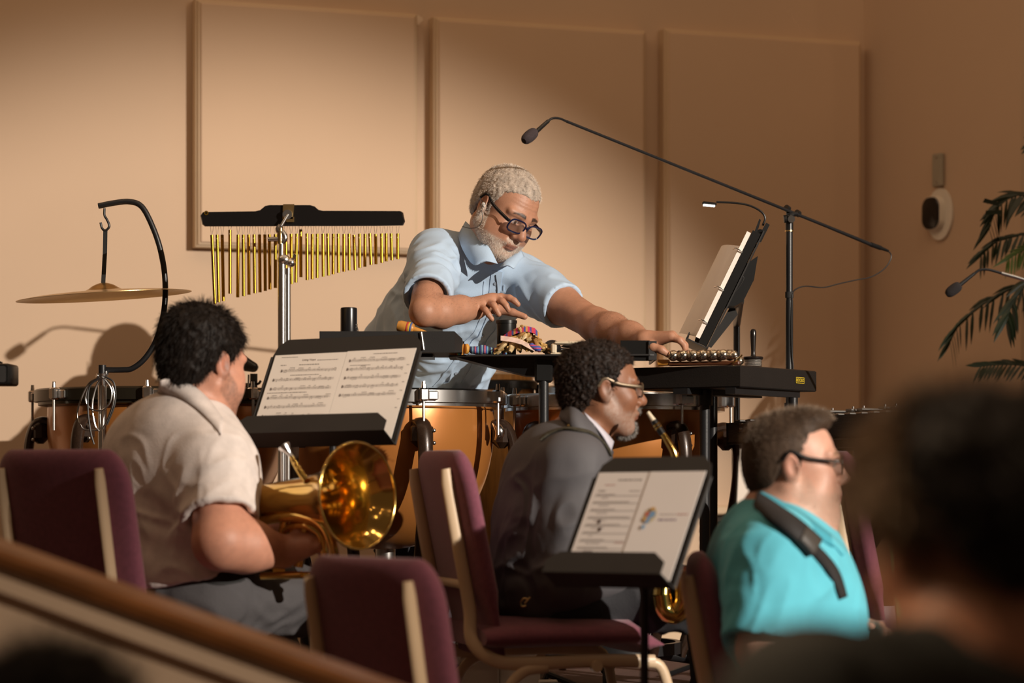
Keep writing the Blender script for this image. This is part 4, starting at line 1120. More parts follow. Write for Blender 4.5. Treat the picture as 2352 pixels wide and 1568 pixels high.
M_bell = mat('bell_nickel', (.86, .78, .64), .2, 1.0, var=.05)
def jingle(c, r, nx):
    b = MB().ball(c, r, 20).build('bell', M_bell, t)
    for k in range(2):
        a = .6 + k * math.pi / 2
        x, y, z = frame_axes(nx); e = x * math.cos(a) + y * math.sin(a)
        MB().tube([c + (z * math.cos(w) + e * math.sin(w)) * r * 1.004 for w in np.linspace(-1.15, 1.15, 9)], .0011, 5).build('slot', M_black, b)
for row, (dy, dx) in enumerate(((-.014, 0), (.016, .010))):
    for k in range(6): jingle(s0 + u * (.048 + dx + k * .0284) + wv * dy + A(0, 0, .018), .0152, unit(A(-.25, -1, -.05)) if row == 0 else unit(A(.2, .4, 1)))
jingle(s0 + u * (.048 + 6 * .0284 - .002) + A(0, 0, .018), .0125, A(1, -.3, 0))
MB().tube(spline([s0 + u * (L - .02) + wv * -.014 + A(0, 0, -.006), s0 + u * (L - .004) + A(0, 0, .010), s0 + u * (L + .001) + wv * .006 + A(0, 0, .018)], 5), .0022, 6).build('end_wire', M_brass, t)

t = thing('loose_bell', 'single round silver bell lying on the table edge before the cabasa', 'bell', tuple(A(*W(1697, 0, 6.60)[:2], zb)))
MB().ball(A(*W(1697, 0, 6.61)[:2], zb + .0135), (.015, .013, .0132), 18).build('shell', M_bell, t)
MB().tube([A(*W(1697, 0, 6.61)[:2], zb + .0135) + A(.015 * math.cos(w), -.0005 - .0005, .0132 * math.sin(w)) * A(1, 13, 1) * A(1, 1, .2) for w in np.linspace(0.1, 3.0, 9)], .0006, 5).build('seam', M_black, t)

t = thing('cabasa', 'cabasa with an upright black handle and steel bead chains on the table', 'cabasa', tuple(A(*W(1731, 0, 6.72)[:2], zb)))
p = A(*W(1730, 0, 6.70)[:2], zb)
MB().lathe([(.020, .002), (.021, .003), (.021, .020), (.020, .021)], p, n=28).build('drum', M_steel, t)
for k in range(5):
    for j in range(30):
        a = math.pi + (j / 29) * math.pi
        MB().ball(p + A(.0225 * math.cos(a), .0225 * math.sin(a), .003 + k * .0041), .0019, 6).build('bead', M_steel, t)
MB().lathe([(.001, .021), (.026, .021), (.028, .024), (.028, .027), (.025, .029), (.008, .030), (.0065, .034), (.0062, .045), (.0085, .085), (.0088, .098), (.006, .104), (.001, .106)], p, n=28).build('handle', mat('ebony', (.012, .009, .008), .25), t)

# ---------------------------------------------------------------- percussionist's music stand seen from the side, binder and lamp
d = 7.06
P = lambda px, py, e=0: W(px, py, d + e)
t = thing('music_stand', 'black music stand seen from its side, holding the thick black binder', 'music stand', (P(1692, 0)[0], 7.2, .2))
up = unit(P(1758, 520) - P(1622, 800)); ln = unit(A(.06, 1.0, 0)); out = unit(np.cross(up, ln)); out = out if out[0] < 0 else -out
b0 = P(1622, 800, -.02)
hl = np.linalg.norm(P(1752, 530) - P(1622, 800))
MB().prism([(0, 0), (.40, 0), (.40, hl), (0, hl)], ln, up, b0, -out, .004).build('desk', M_blackp, t, smooth=False)
MB().prism([(0, -.003), (.40, -.003), (.40, .065), (0, .065)], ln, out, b0, up, .004).build('shelf', M_blackp, t, smooth=False)
MB().prism([(0, 0), (.40, 0), (.40, .022), (0, .022)], ln, up, b0 + out * .063, out, .003).build('lip', M_blackp, t, smooth=False)
bk = [P(1742, 585), P(1733, 640), P(1708, 690), P(1690, 700), P(1668, 700), P(1712, 605)]
MB().loft([[p + ln * .04 for p in bk], [p + ln * .15 for p in bk]]).build('back_bracket', M_black, t, smooth=False)
MB().prism([(0, 0), (.012, 0), (.040, .125), (.01, .15)], -out, up, b0 + up * .02 + ln * .22, ln, .003).build('wing', mat('grey_back', (.014, .012, .010), .5), t, smooth=False)
pp = P(1692, 700, .50)
MB().cyl(A(pp[0], pp[1], .62), A(pp[0], pp[1], P(0, 690)[2]), .0105).build('post', M_blackm, t)
MB().cyl(A(pp[0], pp[1], .22), A(pp[0], pp[1], P(0, 1012)[2]), .0155).build('lower_tube', M_blackm, t)
MB().cyl(A(pp[0], pp[1], P(0, 1030)[2]), A(pp[0], pp[1], P(0, 1008)[2]), .018).build('collar', M_black, t)
MB().cyl(A(pp[0], pp[1], P(0, 720)[2]), P(1700, 690, .12), .012).build('neck', M_blackm, t)
for k in range(3):
    a = k * math.tau / 3 + .9; MB().tube([A(pp[0], pp[1], .29), A(pp[0] + .22 * math.cos(a), pp[1] + .22 * math.sin(a), .209)], .009, 8).build('foot', M_blackm, t)
t = thing('binder', 'thick black ring binder of music with white pages, on the side-on music stand', 'binder', tuple(b0))
o = b0 + up * .006 + out * .002 + ln * .01
hb = hl * .955
MB().prism([(0, 0), (.34, 0), (.34, hb), (0, hb)], ln, up, o, out, .003).build('back_cover', M_black, t, smooth=False)
MB().prism([(-.006, 0), (.02, 0), (.02, hb), (-.006, hb)], ln, up, o, out, .026).build('spine', M_black, t, smooth=False)
MB().loft([[o + out * (.003 if k else .020) + ln * .002 + up * (z) + out * (.020 if k else .022) * w for w, z in ((0, .01), (1, .01), (1, hb - .012), (0, hb - .012))] for k in (0, 1)]).build('page_block', M_paper, t, smooth=False) if False else None
MB().prism([(.0, .012), (.30, .012), (.30, hb - .01), (.0, hb - .01)], ln, up, o + out * .027 - ln * .004, out, .013).build('page_block', M_paper, t, smooth=False)
pg = MB().loft([[o + out * .041 + ln * (w - .006) + out * (.052 * math.sin(w / .26 * 1.5)) + up * z for w in np.linspace(0, .26, 8)] for z in (.012, .14, .28 if hb > .3 else hb * .6, hb * .84)], cap=False, closed=False).build('open_page', M_paper, t)
mb = MB()
for i in range(7):
    z = .03 + i * hb * .105
    for j in range(4): mb.add([o + out * (.0416 + .052 * math.sin(w / .26 * 1.5)) + ln * w + up * (z + j * .004 + s) for w, s in ((.03, 0), (.22, 0), (.22, .0009), (.03, .0009))], [(0, 1, 2, 3)])
mb.build('print', M_ink, pg, smooth=False)
for z in (.06, hb * .46, hb * .80): MB().tube(spline([o + out * .026 + ln * -.006 + up * z, o + out * .044 + ln * -.012 + up * (z + .004), o + out * .054 + ln * .010 + up * z], 5), .0022, 8).build('ring', M_chrome, t)
MB().prism([(0, 0), (.20, 0), (.20, .052), (0, .052)], ln, out, o + up * -.004, -up, .0012).build('clear_pocket', mat('clear_plastic', (.45, .38, .30), .2, alpha=.55), t, smooth=False)
t = thing('clip_lamp', 'small clip-on reading lamp with a glowing head on a bent gooseneck', 'lamp', tuple(P(1745, 560)))
cl = [P(1736, 553), P(1748, 556), P(1768, 516), P(1760, 511)]
MB().loft([[p for p in cl], [p + ln * .03 for p in cl]]).build('clip_back', M_black, t, smooth=False)
cl = [P(1732, 535), P(1738, 537), P(1748, 505), P(1744, 502)]
MB().loft([[p for p in cl], [p + ln * .03 for p in cl]]).build('clip_front', M_black, t, smooth=False)
MB().cyl(P(1746, 533, .0), P(1746, 533, .03), .009).build('hinge', M_black, t)
gn = spline([P(1752, 518, .015), P(1757, 500, .015), P(1747, 485, .015), P(1722, 472, .015), P(1690, 466, .015), P(1645, 464, .015)], 8)
MB().tube(gn, .0032, 8).build('gooseneck', M_black, t)
hd = P(1629, 468, .015)
MB().box(hd, (.042, .02, .010), np.array(Matrix.Rotation(.10, 3, 'Y')), .003).build('lamp_head', M_black, t)
MB().box(hd + A(-.001, -.003, -.0055), (.034, .016, .004), np.array(Matrix.Rotation(.10, 3, 'Y'))).build('led_strip', mat('led', (1, 1, 1), .5, emit=(1, .95, .85, 9)), t, smooth=False)
MB().tube(spline([P(1738, 560, -.01), P(1703, 622, -.012), P(1708, 640, -.012), P(1690, 668, -.012), P(1672, 676, -.012)], 6), .0014, 6).build('lamp_cable', M_cable, t)

# ---------------------------------------------------------------- microphones
d = 7.36
def bm(px, py):                             # depth along the boom
    return W(px, py, 7.36 + (px - 1813) * (.78 / 603))
t = thing('microphone_stand', 'tall black microphone stand whose long boom reaches over the percussion', 'microphone stand', (W(1813, 0, d)[0], d, .2))
bx = W(1813, 0, d)[0]
MB().cyl(A(bx, d, W(0, 700, d)[2]), A(bx, d, W(0, 500, d)[2]), .0105).build('upper_tube', M_blackm, t)
MB().cyl(A(bx, d, .45), A(bx, d, W(0, 690, d)[2]), .0115).build('pole', M_blackm, t)
MB().cyl(A(bx, d, W(0, 684, d)[2]), A(bx, d, W(0, 670, d)[2]), .0128).build('clutch', M_rubber, t)
MB().cyl(A(bx, d, W(0, 532, d)[2]), A(bx, d, W(0, 529, d)[2]), .0138).build('ring', M_bronze, t)
MB().cyl(A(bx, d, W(0, 530, d)[2]), A(bx, d, W(0, 505, d)[2]), .0122).build('swivel_socket', M_black, t)
MB().cyl(A(bx, d, .2), A(bx, d, W(0, 925, d)[2]), .016).build('lower_tube', M_blackm, t)
MB().ball(W(1814, 500, d), (.013, .013, .015)).build('swivel', M_black, t)
MB().cyl(W(1800, 503, d - .01), W(1807, 502, d - .01), .012).build('swivel_knob', M_black, t)
MB().cyl(W(1818, 503, d - .024), W(1818, 503, d - .008), .011).build('swivel_bolt', M_steel, t)
MB().tube([W(1806, 492, d), W(1832, 491, d)], .008, 10).build('boom_clamp', M_black, t)
for px, py in ((1808, 479), (1832, 490)): MB().tube([bm(px - 3, py - 2), bm(px + 3, py + 2)], .0105, 12).build('boom_clip', M_black, t)
for k in range(3):
    a = k * math.tau / 3 + .2; MB().tube([A(bx, d, .35), A(bx + .3 * math.cos(a), d + .3 * math.sin(a), .209)], .009, 8).build('leg', M_blackm, t)
MB().tube([bm(1302, 279), bm(1900, 520), bm(2002, 562)], lambda q: .0040 + .0020 * q, 10).build('boom', M_blackm, t)
MB().tube([bm(2000, 561), bm(2022, 569)], .0075, 12).build('counter_plug', M_black, t)
MB().tube([bm(2022, 569), bm(2040, 576)], lambda q: .006 - .002 * q, 10).build('connector', M_black, t)
MB().tube(spline([bm(2036, 574), bm(2046, 583), bm(2045, 597), bm(2030, 618), bm(2000, 636), bm(1965, 643), bm(1925, 652), bm(1890, 660), bm(1850, 657), bm(1828, 664), W(1819, 674, d - .01)], 6), .0021, 6).build('cable', M_cable, t)
MB().tube(spline([W(1819, 676, d - .012), W(1818, 740, d - .013), W(1819, 810, d - .014), W(1822, 850, d - .014), W(1819, 900, d - .014), W(1820, 930, d - .018)], 6), .0019, 6).build('cable', M_cable, t)
t = thing('microphone', 'grey foam-covered microphone at the tip of the long boom, above the grey-haired man', 'microphone', tuple(bm(1213, 316)))
MB().tube(spline([bm(1302, 279), bm(1285, 272), bm(1268, 272), bm(1256, 281)], 6), .0035, 8).build('gooseneck', M_blackm, t)
MB().tube([bm(1259, 278), bm(1231, 303)], lambda q: .0052 + .001 * q, 12).build('body', M_black, t)
c0, c1 = bm(1229, 302), bm(1203, 324)
MB().tube(spline([c0, c0 + (c1 - c0) * .15, c0 + (c1 - c0) * .45, c0 + (c1 - c0) * .8, c1], 5), lambda q: .019 * (math.sin(math.pi * min(.98, .20 + .74 * q)) ** .55) * (.75 + .25 * q) if q < .97 else .008, 16).build('windscreen', M_foam, t)

d = 6.3
t = thing('microphone_stand', 'slim microphone stand standing just beyond the right edge of the picture', 'microphone stand', (W(2470, 0, d)[0], d, 0))
bx = W(2470, 0, d)[0]
MB().cyl(A(bx, d, .02), W(2470, 690, d), .010).build('pole', M_blackm, t)
MB().lathe([(.13, 0), (.13, .012), (.03, .022), (.012, .04)], A(bx, d, 0), n=28).build('base', M_blackm, t)
MB().tube(spline([W(2470, 692, d), W(2400, 660, d), W(2352, 642, d), W(2300, 627, d)], 6), .0052, 10).build('boom', M_steel, t)
t = thing('microphone', 'dark foam-covered gooseneck microphone in front of the palm leaves', 'microphone', tuple(W(2187, 668, d)))
MB().tube(spline([W(2300, 627, d), W(2270, 619, d), W(2250, 620, d), W(2236, 630, d)], 6), .0035, 8).build('gooseneck', M_blackm, t)
MB().tube([W(2238, 628, d), W(2204, 655, d)], lambda q: .0042 + .0012 * q, 12).build('body', M_blackm, t)
c0, c1 = W(2205, 654, d), W(2174, 677, d)
MB().tube(spline([c0, c0 + (c1 - c0) * .15, c0 + (c1 - c0) * .45, c0 + (c1 - c0) * .8, c1], 5), lambda q: .0165 * (math.sin(math.pi * min(.98, .20 + .74 * q)) ** .55) * (.75 + .25 * q) if q < .97 else .007, 16).build('windscreen', mat('mic_foam_dark', (.014, .011, .012), .95, bump=.8, bscale=700), t)

# ---------------------------------------------------------------- keyboard percussion on its cross stand
a0, a1 = W(1668, 972, 7.05), W(2157, 938, 6.25)
u = unit((a1 - a0)); back = unit(np.cross(A(0, 0, 1), u)); back = back if back[1] > 0 else -back; vz = np.cross(u, back) * (1 if np.cross(u, back)[2] > 0 else -1)
L = np.linalg.norm(a1 - a0)
t = thing('glockenspiel', 'black-cased glockenspiel with steel bars behind the man in the turquoise shirt', 'glockenspiel', tuple(A(a0[0], a0[1], a0[2] - .06)))
R3 = np.stack([u, back, vz], 1)
M_case = mat('case_black', (.024, .023, .025), .5, var=.2, vscale=30, stretch=(1, 1, 14), bump=.35, bscale=40)
MB().box(a0 + u * L / 2 + back * .005 - vz * .030, (L, .010, .062), R3).build('front_panel', M_case, t, smooth=False)
MB().box(a0 + u * L / 2 + back * .30 - vz * .030, (L, .010, .062), R3).build('back_panel', M_case, t, smooth=False)
MB().box(a0 + u * .005 + back * .15 - vz * .030, (.010, .30, .062), R3).build('side_panel', M_case, t, smooth=False)
MB().box(a0 + u * (L - .005) + back * .15 - vz * .030, (.010, .30, .062), R3).build('side_panel', M_case, t, smooth=False)
MB().box(a0 + u * L / 2 + back * .15 - vz * .058, (L, .30, .006), R3).build('bottom', M_case, t, smooth=False)
for k, (yy, zz_) in enumerate(((.05, .004), (.14, .004), (.17, .022), (.25, .022))): MB().box(a0 + u * L / 2 + back * yy + vz * (zz_ - .008), (L * .97, .012, .010), R3).build('rail', M_black, t)
for k in range(19):
    b = MB().box(a0 + u * (.03 + k * (L - .06) / 18) + back * .095 + vz * .006, (.026, .155 - .003 * k, .006), R3, .0015).build('bar', M_steel, t)
for k in range(19):
    if k % 7 in (2, 6): continue
    x = .05 + k * (L - .10) / 18
    b = MB().box(a0 + u * x + back * .21 + vz * .024, (.026, .13 - .002 * k, .007), R3, .0015).build('bar', M_steel, t)
    MB().cyl(a0 + u * x + back * .17 + vz * .026, a0 + u * x + back * .17 + vz * .034, .003, n=8).build('pin', M_chrome, b)
for x in (.06, L - .20):
    b = MB().box(a0 + u * (x + .03) - back * .002 - vz * .016, (.048, .005, .026), R3, .002).build('latch', M_chrome, t)
    for s in (-.013, .013): MB().ball(a0 + u * (x + .03 + s) - back * .005 - vz * .018, .0045, 8).build('rivet', M_steel, b)
MB().ball(a1 - vz * .03 - u * .012 - back * .002, .009, 10).build('corner_cap', M_chrome, t)
t = thing('keyboard_stand', 'black folding cross stand under the glockenspiel case', 'stand', (a0[0] + .2, a0[1], .2))
zc = a0[2] - .062
for yy in (.03, .27): MB().box(a0 + u * L * .55 + back * yy - vz * .076, (L * .72, .03, .022), R3).build('top_arm', M_blackm, t)
mida = a0 + u * L * .55 + back * .15; mida = A(mida[0], mida[1], .2)
for x_, y_ in ((.78, .04), (.92, .04), (.30, .26), (.44, .26)):
    top = a0 + u * L * x_ + back * y_ - vz * .082
    bot = a0 + u * (L * (1.05 - x_) + .06) + back * (y_ + .02 * (1 if y_ < .1 else -1)); bot = A(bot[0], bot[1], .215)
    MB().tube([top, bot], .016, 4, ry=.026).build('brace', M_blackm, t, smooth=False)
    m_ = top + (bot - top) * .16; m2 = top + (bot - top) * .34
    MB().tube([m_, m2], .020, 4, ry=.030).build('sleeve', M_black, t, smooth=False)
for x_ in (.18, .92): MB().box(A(*(a0 + u * L * x_ + back * .15)[:2], .208), (.03, .32, .016), R3 * A(1, 1, 1)).build('foot_bar', M_blackm, t)

# pale page on a stand tucked behind the neck of the man in turquoise
t = thing('music_stand', 'black music stand edge with a pale page, behind the neck of the man in turquoise', 'music stand', (W(1830, 0, 5.75)[0], 5.85, 0))
TL, TR, BL = W(1765, 1010, 5.85), W(1921, 992, 5.80), W(1700, 1210, 5.72)
u, v, n, Wd, H = desk_parts(t, TL, TR, BL, .01, .05)
stand_post(t, A((TL[0] + TR[0]) / 2 - .02, 5.86, 1.0 - .15), 0)
s = tag(empty('sheet_music', tuple(BL)), 'pale sheet of music just visible behind the neck of the man in turquoise', 'sheet music')
pg = MB().prism([(-.01, -.02), (Wd * .6, -.02), (Wd * .6, H * .9), (-.01, H * .9)], u, v, BL + n * .0006, n, .0014).build('page', M_paper, s, smooth=False)
mb = MB()
for i in range(6): staff_print(mb, u, v, n, BL + n * .0021, .01, Wd * .55, .02 + i * .03)
mb.build('print', M_ink, pg, smooth=False)

# black unit beside the left timpano, with a cable and a post
c = W(565, 828, 7.75)
t = thing('drum_throne', 'black padded wedge-shaped seat edge beyond the dark-haired man', 'stool', (c[0], c[1], .2))
S = SDF(c - A(.15, .15, .08), c + A(.15, .15, .08), .005)
S.cap(W(515, 800, 7.75), W(582, 842, 7.75), .030, .010, .03); S.cap(W(515, 838, 7.75), W(582, 844, 7.75), .020, .008, .03); S.cap(W(520, 810, 7.65), W(520, 810, 7.85), .03, .03, .03)
v_, f_ = S.mesh(); np_mesh('cushion', v_, f_, M_black, t)
q0 = W(585, 858, 7.75)
MB().cyl(A(W(545, 0, 7.75)[0], 7.75, .2), W(545, 840, 7.75), .016).build('post', M_blackm, t)
t = thing('stand_post', 'short black threaded post beside the left music stand, with a dangling cord', 'stand', (q0[0], 7.62, .2))
MB().cyl(A(q0[0], 7.62, .2), W(583, 858, 7.62), .012).build('tube', M_blackm, t)
MB().box(W(560, 905, 7.62), (.045, .04, .07), bev=.004).build('clamp_block', M_black, t)
MB().tube(spline([W(589, 882, 7.62), W(595, 880, 7.60), W(599, 874, 7.60)], 4), .004, 8).build('hook', M_black, t)
MB().tube(spline([W(571, 860, 7.58), W(570, 920, 7.58), W(572, 950, 7.58), W(566, 975, 7.58), W(570, 990, 7.58)], 5), .003, 6).build('cord', M_steel, t)
MB().tube(spline([W(572, 930, 7.57), W(578, 938, 7.57), W(574, 950, 7.57), W(568, 960, 7.57)], 5), .0025, 6).build('cord_loop', M_steel, t)

# colourful carton and dark case on the floor under the seats
b = W(1259, 1556, 6.35)
t = thing('carton', 'small blue and white printed carton under the middle burgundy chair', 'box', (b[0], b[1], 0))
MB().box((b[0], b[1], .15), (.05, .05, .30), bev=.003).build('body', mat('carton_white', (.6, .58, .52), .5), t)
MB().box((b[0] + .018, b[1] - .0265, .270), (.022, .002, .05)).build('blue_panel', mat('carton_blue', (.06, .30, .55), .4), t)
MB().box((b[0] - .004, b[1] - .0265, .270), (.010, .002, .05)).build('red_panel', mat('carton_red', (.30, .04, .06), .4), t)
# ---------------------------------------------------------------- potted palm at the right edge
pc = W(2440, 0, 8.35)
t = thing('potted_palm', 'dark green artificial palm with drooping cut leaves at the right edge', 'plant', (pc[0], 8.35, 0))
MB().lathe([(.12, 0), (.15, .02), (.17, .26), (.18, .28), (.165, .28), (.15, .24), (.001, .24)], A(pc[0], 8.35, 0), n=32).build('pot', mat('pot', (.10, .05, .03), .6), t)
MB().tube(spline([A(pc[0], 8.35, .2), A(pc[0] + .02, 8.36, .8), A(pc[0] - .01, 8.35, 1.35), A(pc[0], 8.35, 1.78)], 6), lambda q: .022 - .012 * q, 10).build('trunk', mat('trunk', (.07, .045, .02), .8, bump=.6, bscale=60), t)
gl = random.Random(21)
def frond(pts, n, wl, ll, m, droop=1.0, split=True, name='frond'):
    n = int(n * 1.6); wl *= .80; ll *= 1.15; path = spline(pts, 10)
    fr_ = MB().tube(path, lambda q: .0045 - .003 * q, 6).build(name, m, t)
    for k in range(n):
        q = .22 + .78 * k / (n - 1); i = min(len(path) - 2, int(q * (len(path) - 1))); p = path[i]; tg = unit(path[i + 1] - path[i])
        for s in (-1, 1):
            side = unit(np.cross(tg, A(.25, -.9, .35))) * s
            dr = unit(side * .75 + tg * .85 + A(0, -.25 * gl.random(), -.55 * droop * gl.uniform(.6, 1.3)))
            l = ll * (1 - .45 * abs(q - .5)) * gl.uniform(.8, 1.15); w = wl * gl.uniform(.8, 1.2)
            nrm = unit(np.cross(dr, tg) + A(.05, -.6, .2)); sd = unit(np.cross(dr, nrm))
            rows = []
            for j, (f_, ww) in enumerate(((0, .35), (.25, .9), (.55, 1), (.8, .6), (1, .05))):
                cpt = p + dr * l * f_ + A(0, 0, -1) * l * .32 * droop * f_ ** 2
                rows.append([cpt - sd * w * ww, cpt + nrm * w * ww * .35, cpt + sd * w * ww, cpt - nrm * .0006])
            MB().loft(rows).build('leaflet', m, fr_)
P = lambda px, py, e=0: W(px, py, 8.35 + e)
top = P(2442, 560)
frond([P(2440, 640), P(2400, 640), P(2340, 655), P(2270, 690), P(2205, 745), P(2180, 790)], 11, .0085, .075, M_leaf, 1.1)
frond([P(2440, 560), P(2410, 490), P(2370, 455), P(2330, 450), P(2290, 480), P(2270, 530)], 10, .010, .080, M_leaf, .9)
frond([P(2440, 580), P(2400, 540), P(2340, 540), P(2290, 555), P(2250, 590)], 9, .009, .065, M_leaf, .9)
frond([P(2440, 600), P(2400, 570, -.1), P(2350, 575, -.12), P(2310, 600, -.14)], 9, .006, .060, M_leaf2, .7)
frond([P(2440, 880), P(2400, 850), P(2340, 838), P(2290, 838), P(2250, 842)], 10, .0075, .060, M_leaf, .6)
frond([P(2440, 640, -.08), P(2420, 620, -.12), P(2370, 640, -.16), P(2330, 690, -.18), P(2310, 740, -.2)], 9, .010, .085, M_leaf, 1.0)
frond([P(2440, 940), P(2410, 930), P(2370, 945), P(2335, 985)], 7, .008, .05, M_leaf, .8)
frond([P(2440, 470), P(2420, 400), P(2390, 350), P(2362, 330)], 8, .007, .05, M_leaf, .7)
for k, (px, py) in enumerate(((2258, 478), (2262, 505))):
    MB().prism([(0, -.007), (.055, -.009), (.058, .004), (.004, .008)], unit(A(1, 0, -.2 + .3 * k)), unit(A(.2 - .3 * k, 0, 1)), P(px, py - 18 + 2 * k, -.05), A(0, -1, 0), .002).build('cut_leaf', M_leaf, t)
# ---------------------------------------------------------------- people
M_skin = mat('skin', (1, 1, 1), .50, var=.04, vscale=50, bump=.12, bscale=380, sss=.12, attr=True)
M_hairs = {}
def hair_mat(name, c, var=.35): return mat(name, c, .6, var=var, vscale=70, spec=.2, stretch=(1, 1, .3))

def hairline(x, ay, front=.083, temple=.052, nape=-.070, burn=-.012):
    return np.interp(x, [-.13, -.075, -.050, -.034, -.020, -.012, .010, .016, .030, .045, .065, .095], [nape, nape, -.045, -.010, .030, .030, burn, .005, temple - .012, temple, front - .006, front])

def hair_cap(name, fr, parent, m, thick=.010, h=.003, front=.083, temple=.052, nape=-.070, burn=-.012, rough=.0025, freq=120, bulge=(), ret=True, recede=0.0):
    c = fr.s; e = .16 * c
    S = SDF(fr.o - e, fr.o + e, h)
    S.ell(fr.p(-.016, 0, .042), np.array((.098, .078, .083)) * c + thick * c, fr.R, .01)
    S.ell(fr.p(-.030, 0, -.010), np.array((.080, .071, .075)) * c + thick * .5 * c, fr.R, .03)
    for s in (-1, 1): S.ell(fr.p(-.004, s * .094, -.004), np.array((.022, .022, .034)) * c, fr.R, .006, True)
    for q, r in bulge: S.ell(fr.p(*q), np.array(r) * c, fr.R, .03)
    X, Y, Z = np.meshgrid(*S.ax, indexing='ij')
    l = fr.loc(np.stack([X.ravel(), Y.ravel(), Z.ravel()], 1))
    hl = hairline(l[:, 0], np.abs(l[:, 1]), front, temple, nape, burn) + recede * np.clip(np.abs(l[:, 1]) - .02, 0, .05) * (l[:, 0] > .03) - recede * .6 * np.clip(.02 - np.abs(l[:, 1]), 0, .02) * (l[:, 0] > .03)
    k = ((hl - l[:, 2]) * .75 * c).reshape(X.shape).astype(np.float32)
    S.g = -smin(-S.g, -k, .010 * c)
    v, f = S.mesh(); n = normals(v, f)
    d = rough * (vnoise(v * freq) + .6 * vnoise(v * freq * 2.3 + 5))
    v2 = v + n * d[:, None]
    o = np_mesh(name, v2, f, m, parent)
    return o, v, n, f

def hair_blades(name, hv, hn, fr, parent, m, count, length, width, down=.6, jitter=.4, curl=0.0, seed=1, lift=0.0, back=.2, inset=.002):
    g = np.random.default_rng(seed)
    i = g.integers(0, len(hv), count)
    i = i[(hn[i] @ fr.R[:, 2]) > -.75]
    n = hn[i]; flow = -fr.R[:, 2] * down - fr.R[:, 0] * back
    t = flow - n * (n @ flow)[:, None]
    d = n * (1 - down * .6) + t
    return strands(name, hv[i] - n * inset, d / (np.linalg.norm(d, axis=1)[:, None] + 1e-9), length, width, m, parent, jitter, curl, seed, lift)

def glasses(fr, parent, m, x=.104, z=.002, w=.027, h=.019, gap=.0335, tube=.0022, tilt=0.0, ear_z=.016, lens=True, temple=None, tw=.0022):
    g = MB(); c = fr.s
    shape = lambda a: (abs(math.cos(a)) ** .62 * math.copysign(1, math.cos(a)), abs(math.sin(a)) ** .62 * math.copysign(1, math.sin(a)))
    lenses = []
    for s in (-1, 1):
        ring = [fr.p(x - .10 * (abs(s * gap + w * shape(a)[0]) - .03) ** 1 * .9 + tilt * h * shape(a)[1], s * gap + w * shape(a)[0], z + h * shape(a)[1] - .0) for a in np.linspace(0, math.tau, 29)]
        g.tube(ring, tube * c, 6, cap=False)
        lenses.append(ring[:-1])
    g.tube(spline([fr.p(x - .0008, -(gap - w), z + .004), fr.p(x + .003, 0, z + .007), fr.p(x - .0008, gap - w, z + .004)], 5), tube * 1.1 * c, 6)
    root = g.build('glasses', m, parent)
    for s in (-1, 1):
        tm = MB().tube(spline([fr.p(x - .004 - .10 * (gap + w - .03), s * (gap + w), z + .007), fr.p(x - .014, s * (gap + w + .008), z + .008), fr.p(.03, s * .081, (z + ear_z) / 2 + .008), fr.p(-.010, s * .087, ear_z + .016), fr.p(-.030, s * .085, ear_z - .006)], 5), tw * .7 * c, 8, ry=tw * 1.7 * c, up=fr.R[:, 2])
        tm.build('temple_arm', temple or m, root)
    if lens:
        for r in lenses:
            q = np.array(r); cen = q.mean(0); n = fr.R[:, 0] * .0007 * c
            MB().loft([[p * .98 + cen * .02 - n for p in q], [p * .98 + cen * .02 + n for p in q]]).build('lens', M_glass, root, smooth=False)
    return root

def hand(S, w, d, up, s, curl=.5, sc_=1.0, spread=1.0, thumb_curl=.3):
    d, up = unit(d), unit(up - unit(d) * np.dot(up, unit(d))); lat = np.cross(up, d) * s
    for i, (y, L, x0) in enumerate(((.031, .074, .088), (.010, .082, .092), (-.011, .076, .088), (-.030, .060, .080))):
        kn = w + (d * x0 + lat * y * spread) * sc_
        S.cap(w + lat * y * .5 * sc_, kn, .0155 * sc_, .0115 * sc_, .012)
        pts = [kn]; dr = d + lat * (y * 2.2 * (spread - .6)); a = 0
        for q in (.45, .31, .24):
            a += curl * (1 + .12 * i)
            pts.append(pts[-1] + (unit(dr) * math.cos(a) - up * math.sin(a)) * L * q * sc_)
        finger(S, pts, .0098 * sc_, .0072 * sc_, .004)
    b = w + (d * .022 + lat * .024 - up * .004) * sc_
    p1 = b + (d * .034 + lat * .030 - up * .010) * sc_; p2 = p1 + (d * .030 + lat * (.010 - .02 * thumb_curl) - up * .012) * sc_; p3 = p2 + (d * .022 - lat * .012 * thumb_curl - up * .010) * sc_
    S.cap(w, b, .016 * sc_, .014 * sc_, .01)
    finger(S, [b, p1, p2, p3], .0135 * sc_, .0082 * sc_, .006)

def shoe(p, d, parent, z0):
    d = unit(d * A(1, 1, 0)); l = np.cross(A(0, 0, 1), d)
    S = SDF(A(p[0], p[1], z0) - .24, A(p[0], p[1], z0) + .24, .008)
    R = np.stack([d, l, A(0, 0, 1)], 1)
    S.ell(A(p[0], p[1], z0 + .045) + d * .07, (.13, .047, .042), R, .03); S.ell(A(p[0], p[1], z0 + .055) - d * .02, (.06, .042, .055), R, .03)
    S.clip(A(0, 0, z0 + .002), A(0, 0, -1), .003)
    v, f = S.mesh(); np_mesh('shoe', v, f, mat('shoe_leather', (.012, .010, .010), .4), parent)

def garment(name, S, m, parent, fold_list=(), extra=None, sm_it=1):
    v, f = S.mesh(); v = smooth_mesh(v, f, sm_it, .4); n = normals(v, f)
    for along, amp, fa, fc, seed, mask in fold_list:
        v = folds(v, n, amp, along, fa, fc, seed, mask(v) if mask else None)
    if extra: v = extra(v, n)
    n = normals(v, f)
    o = np_mesh(name, v, f, m, parent)
    return o, v, n, f

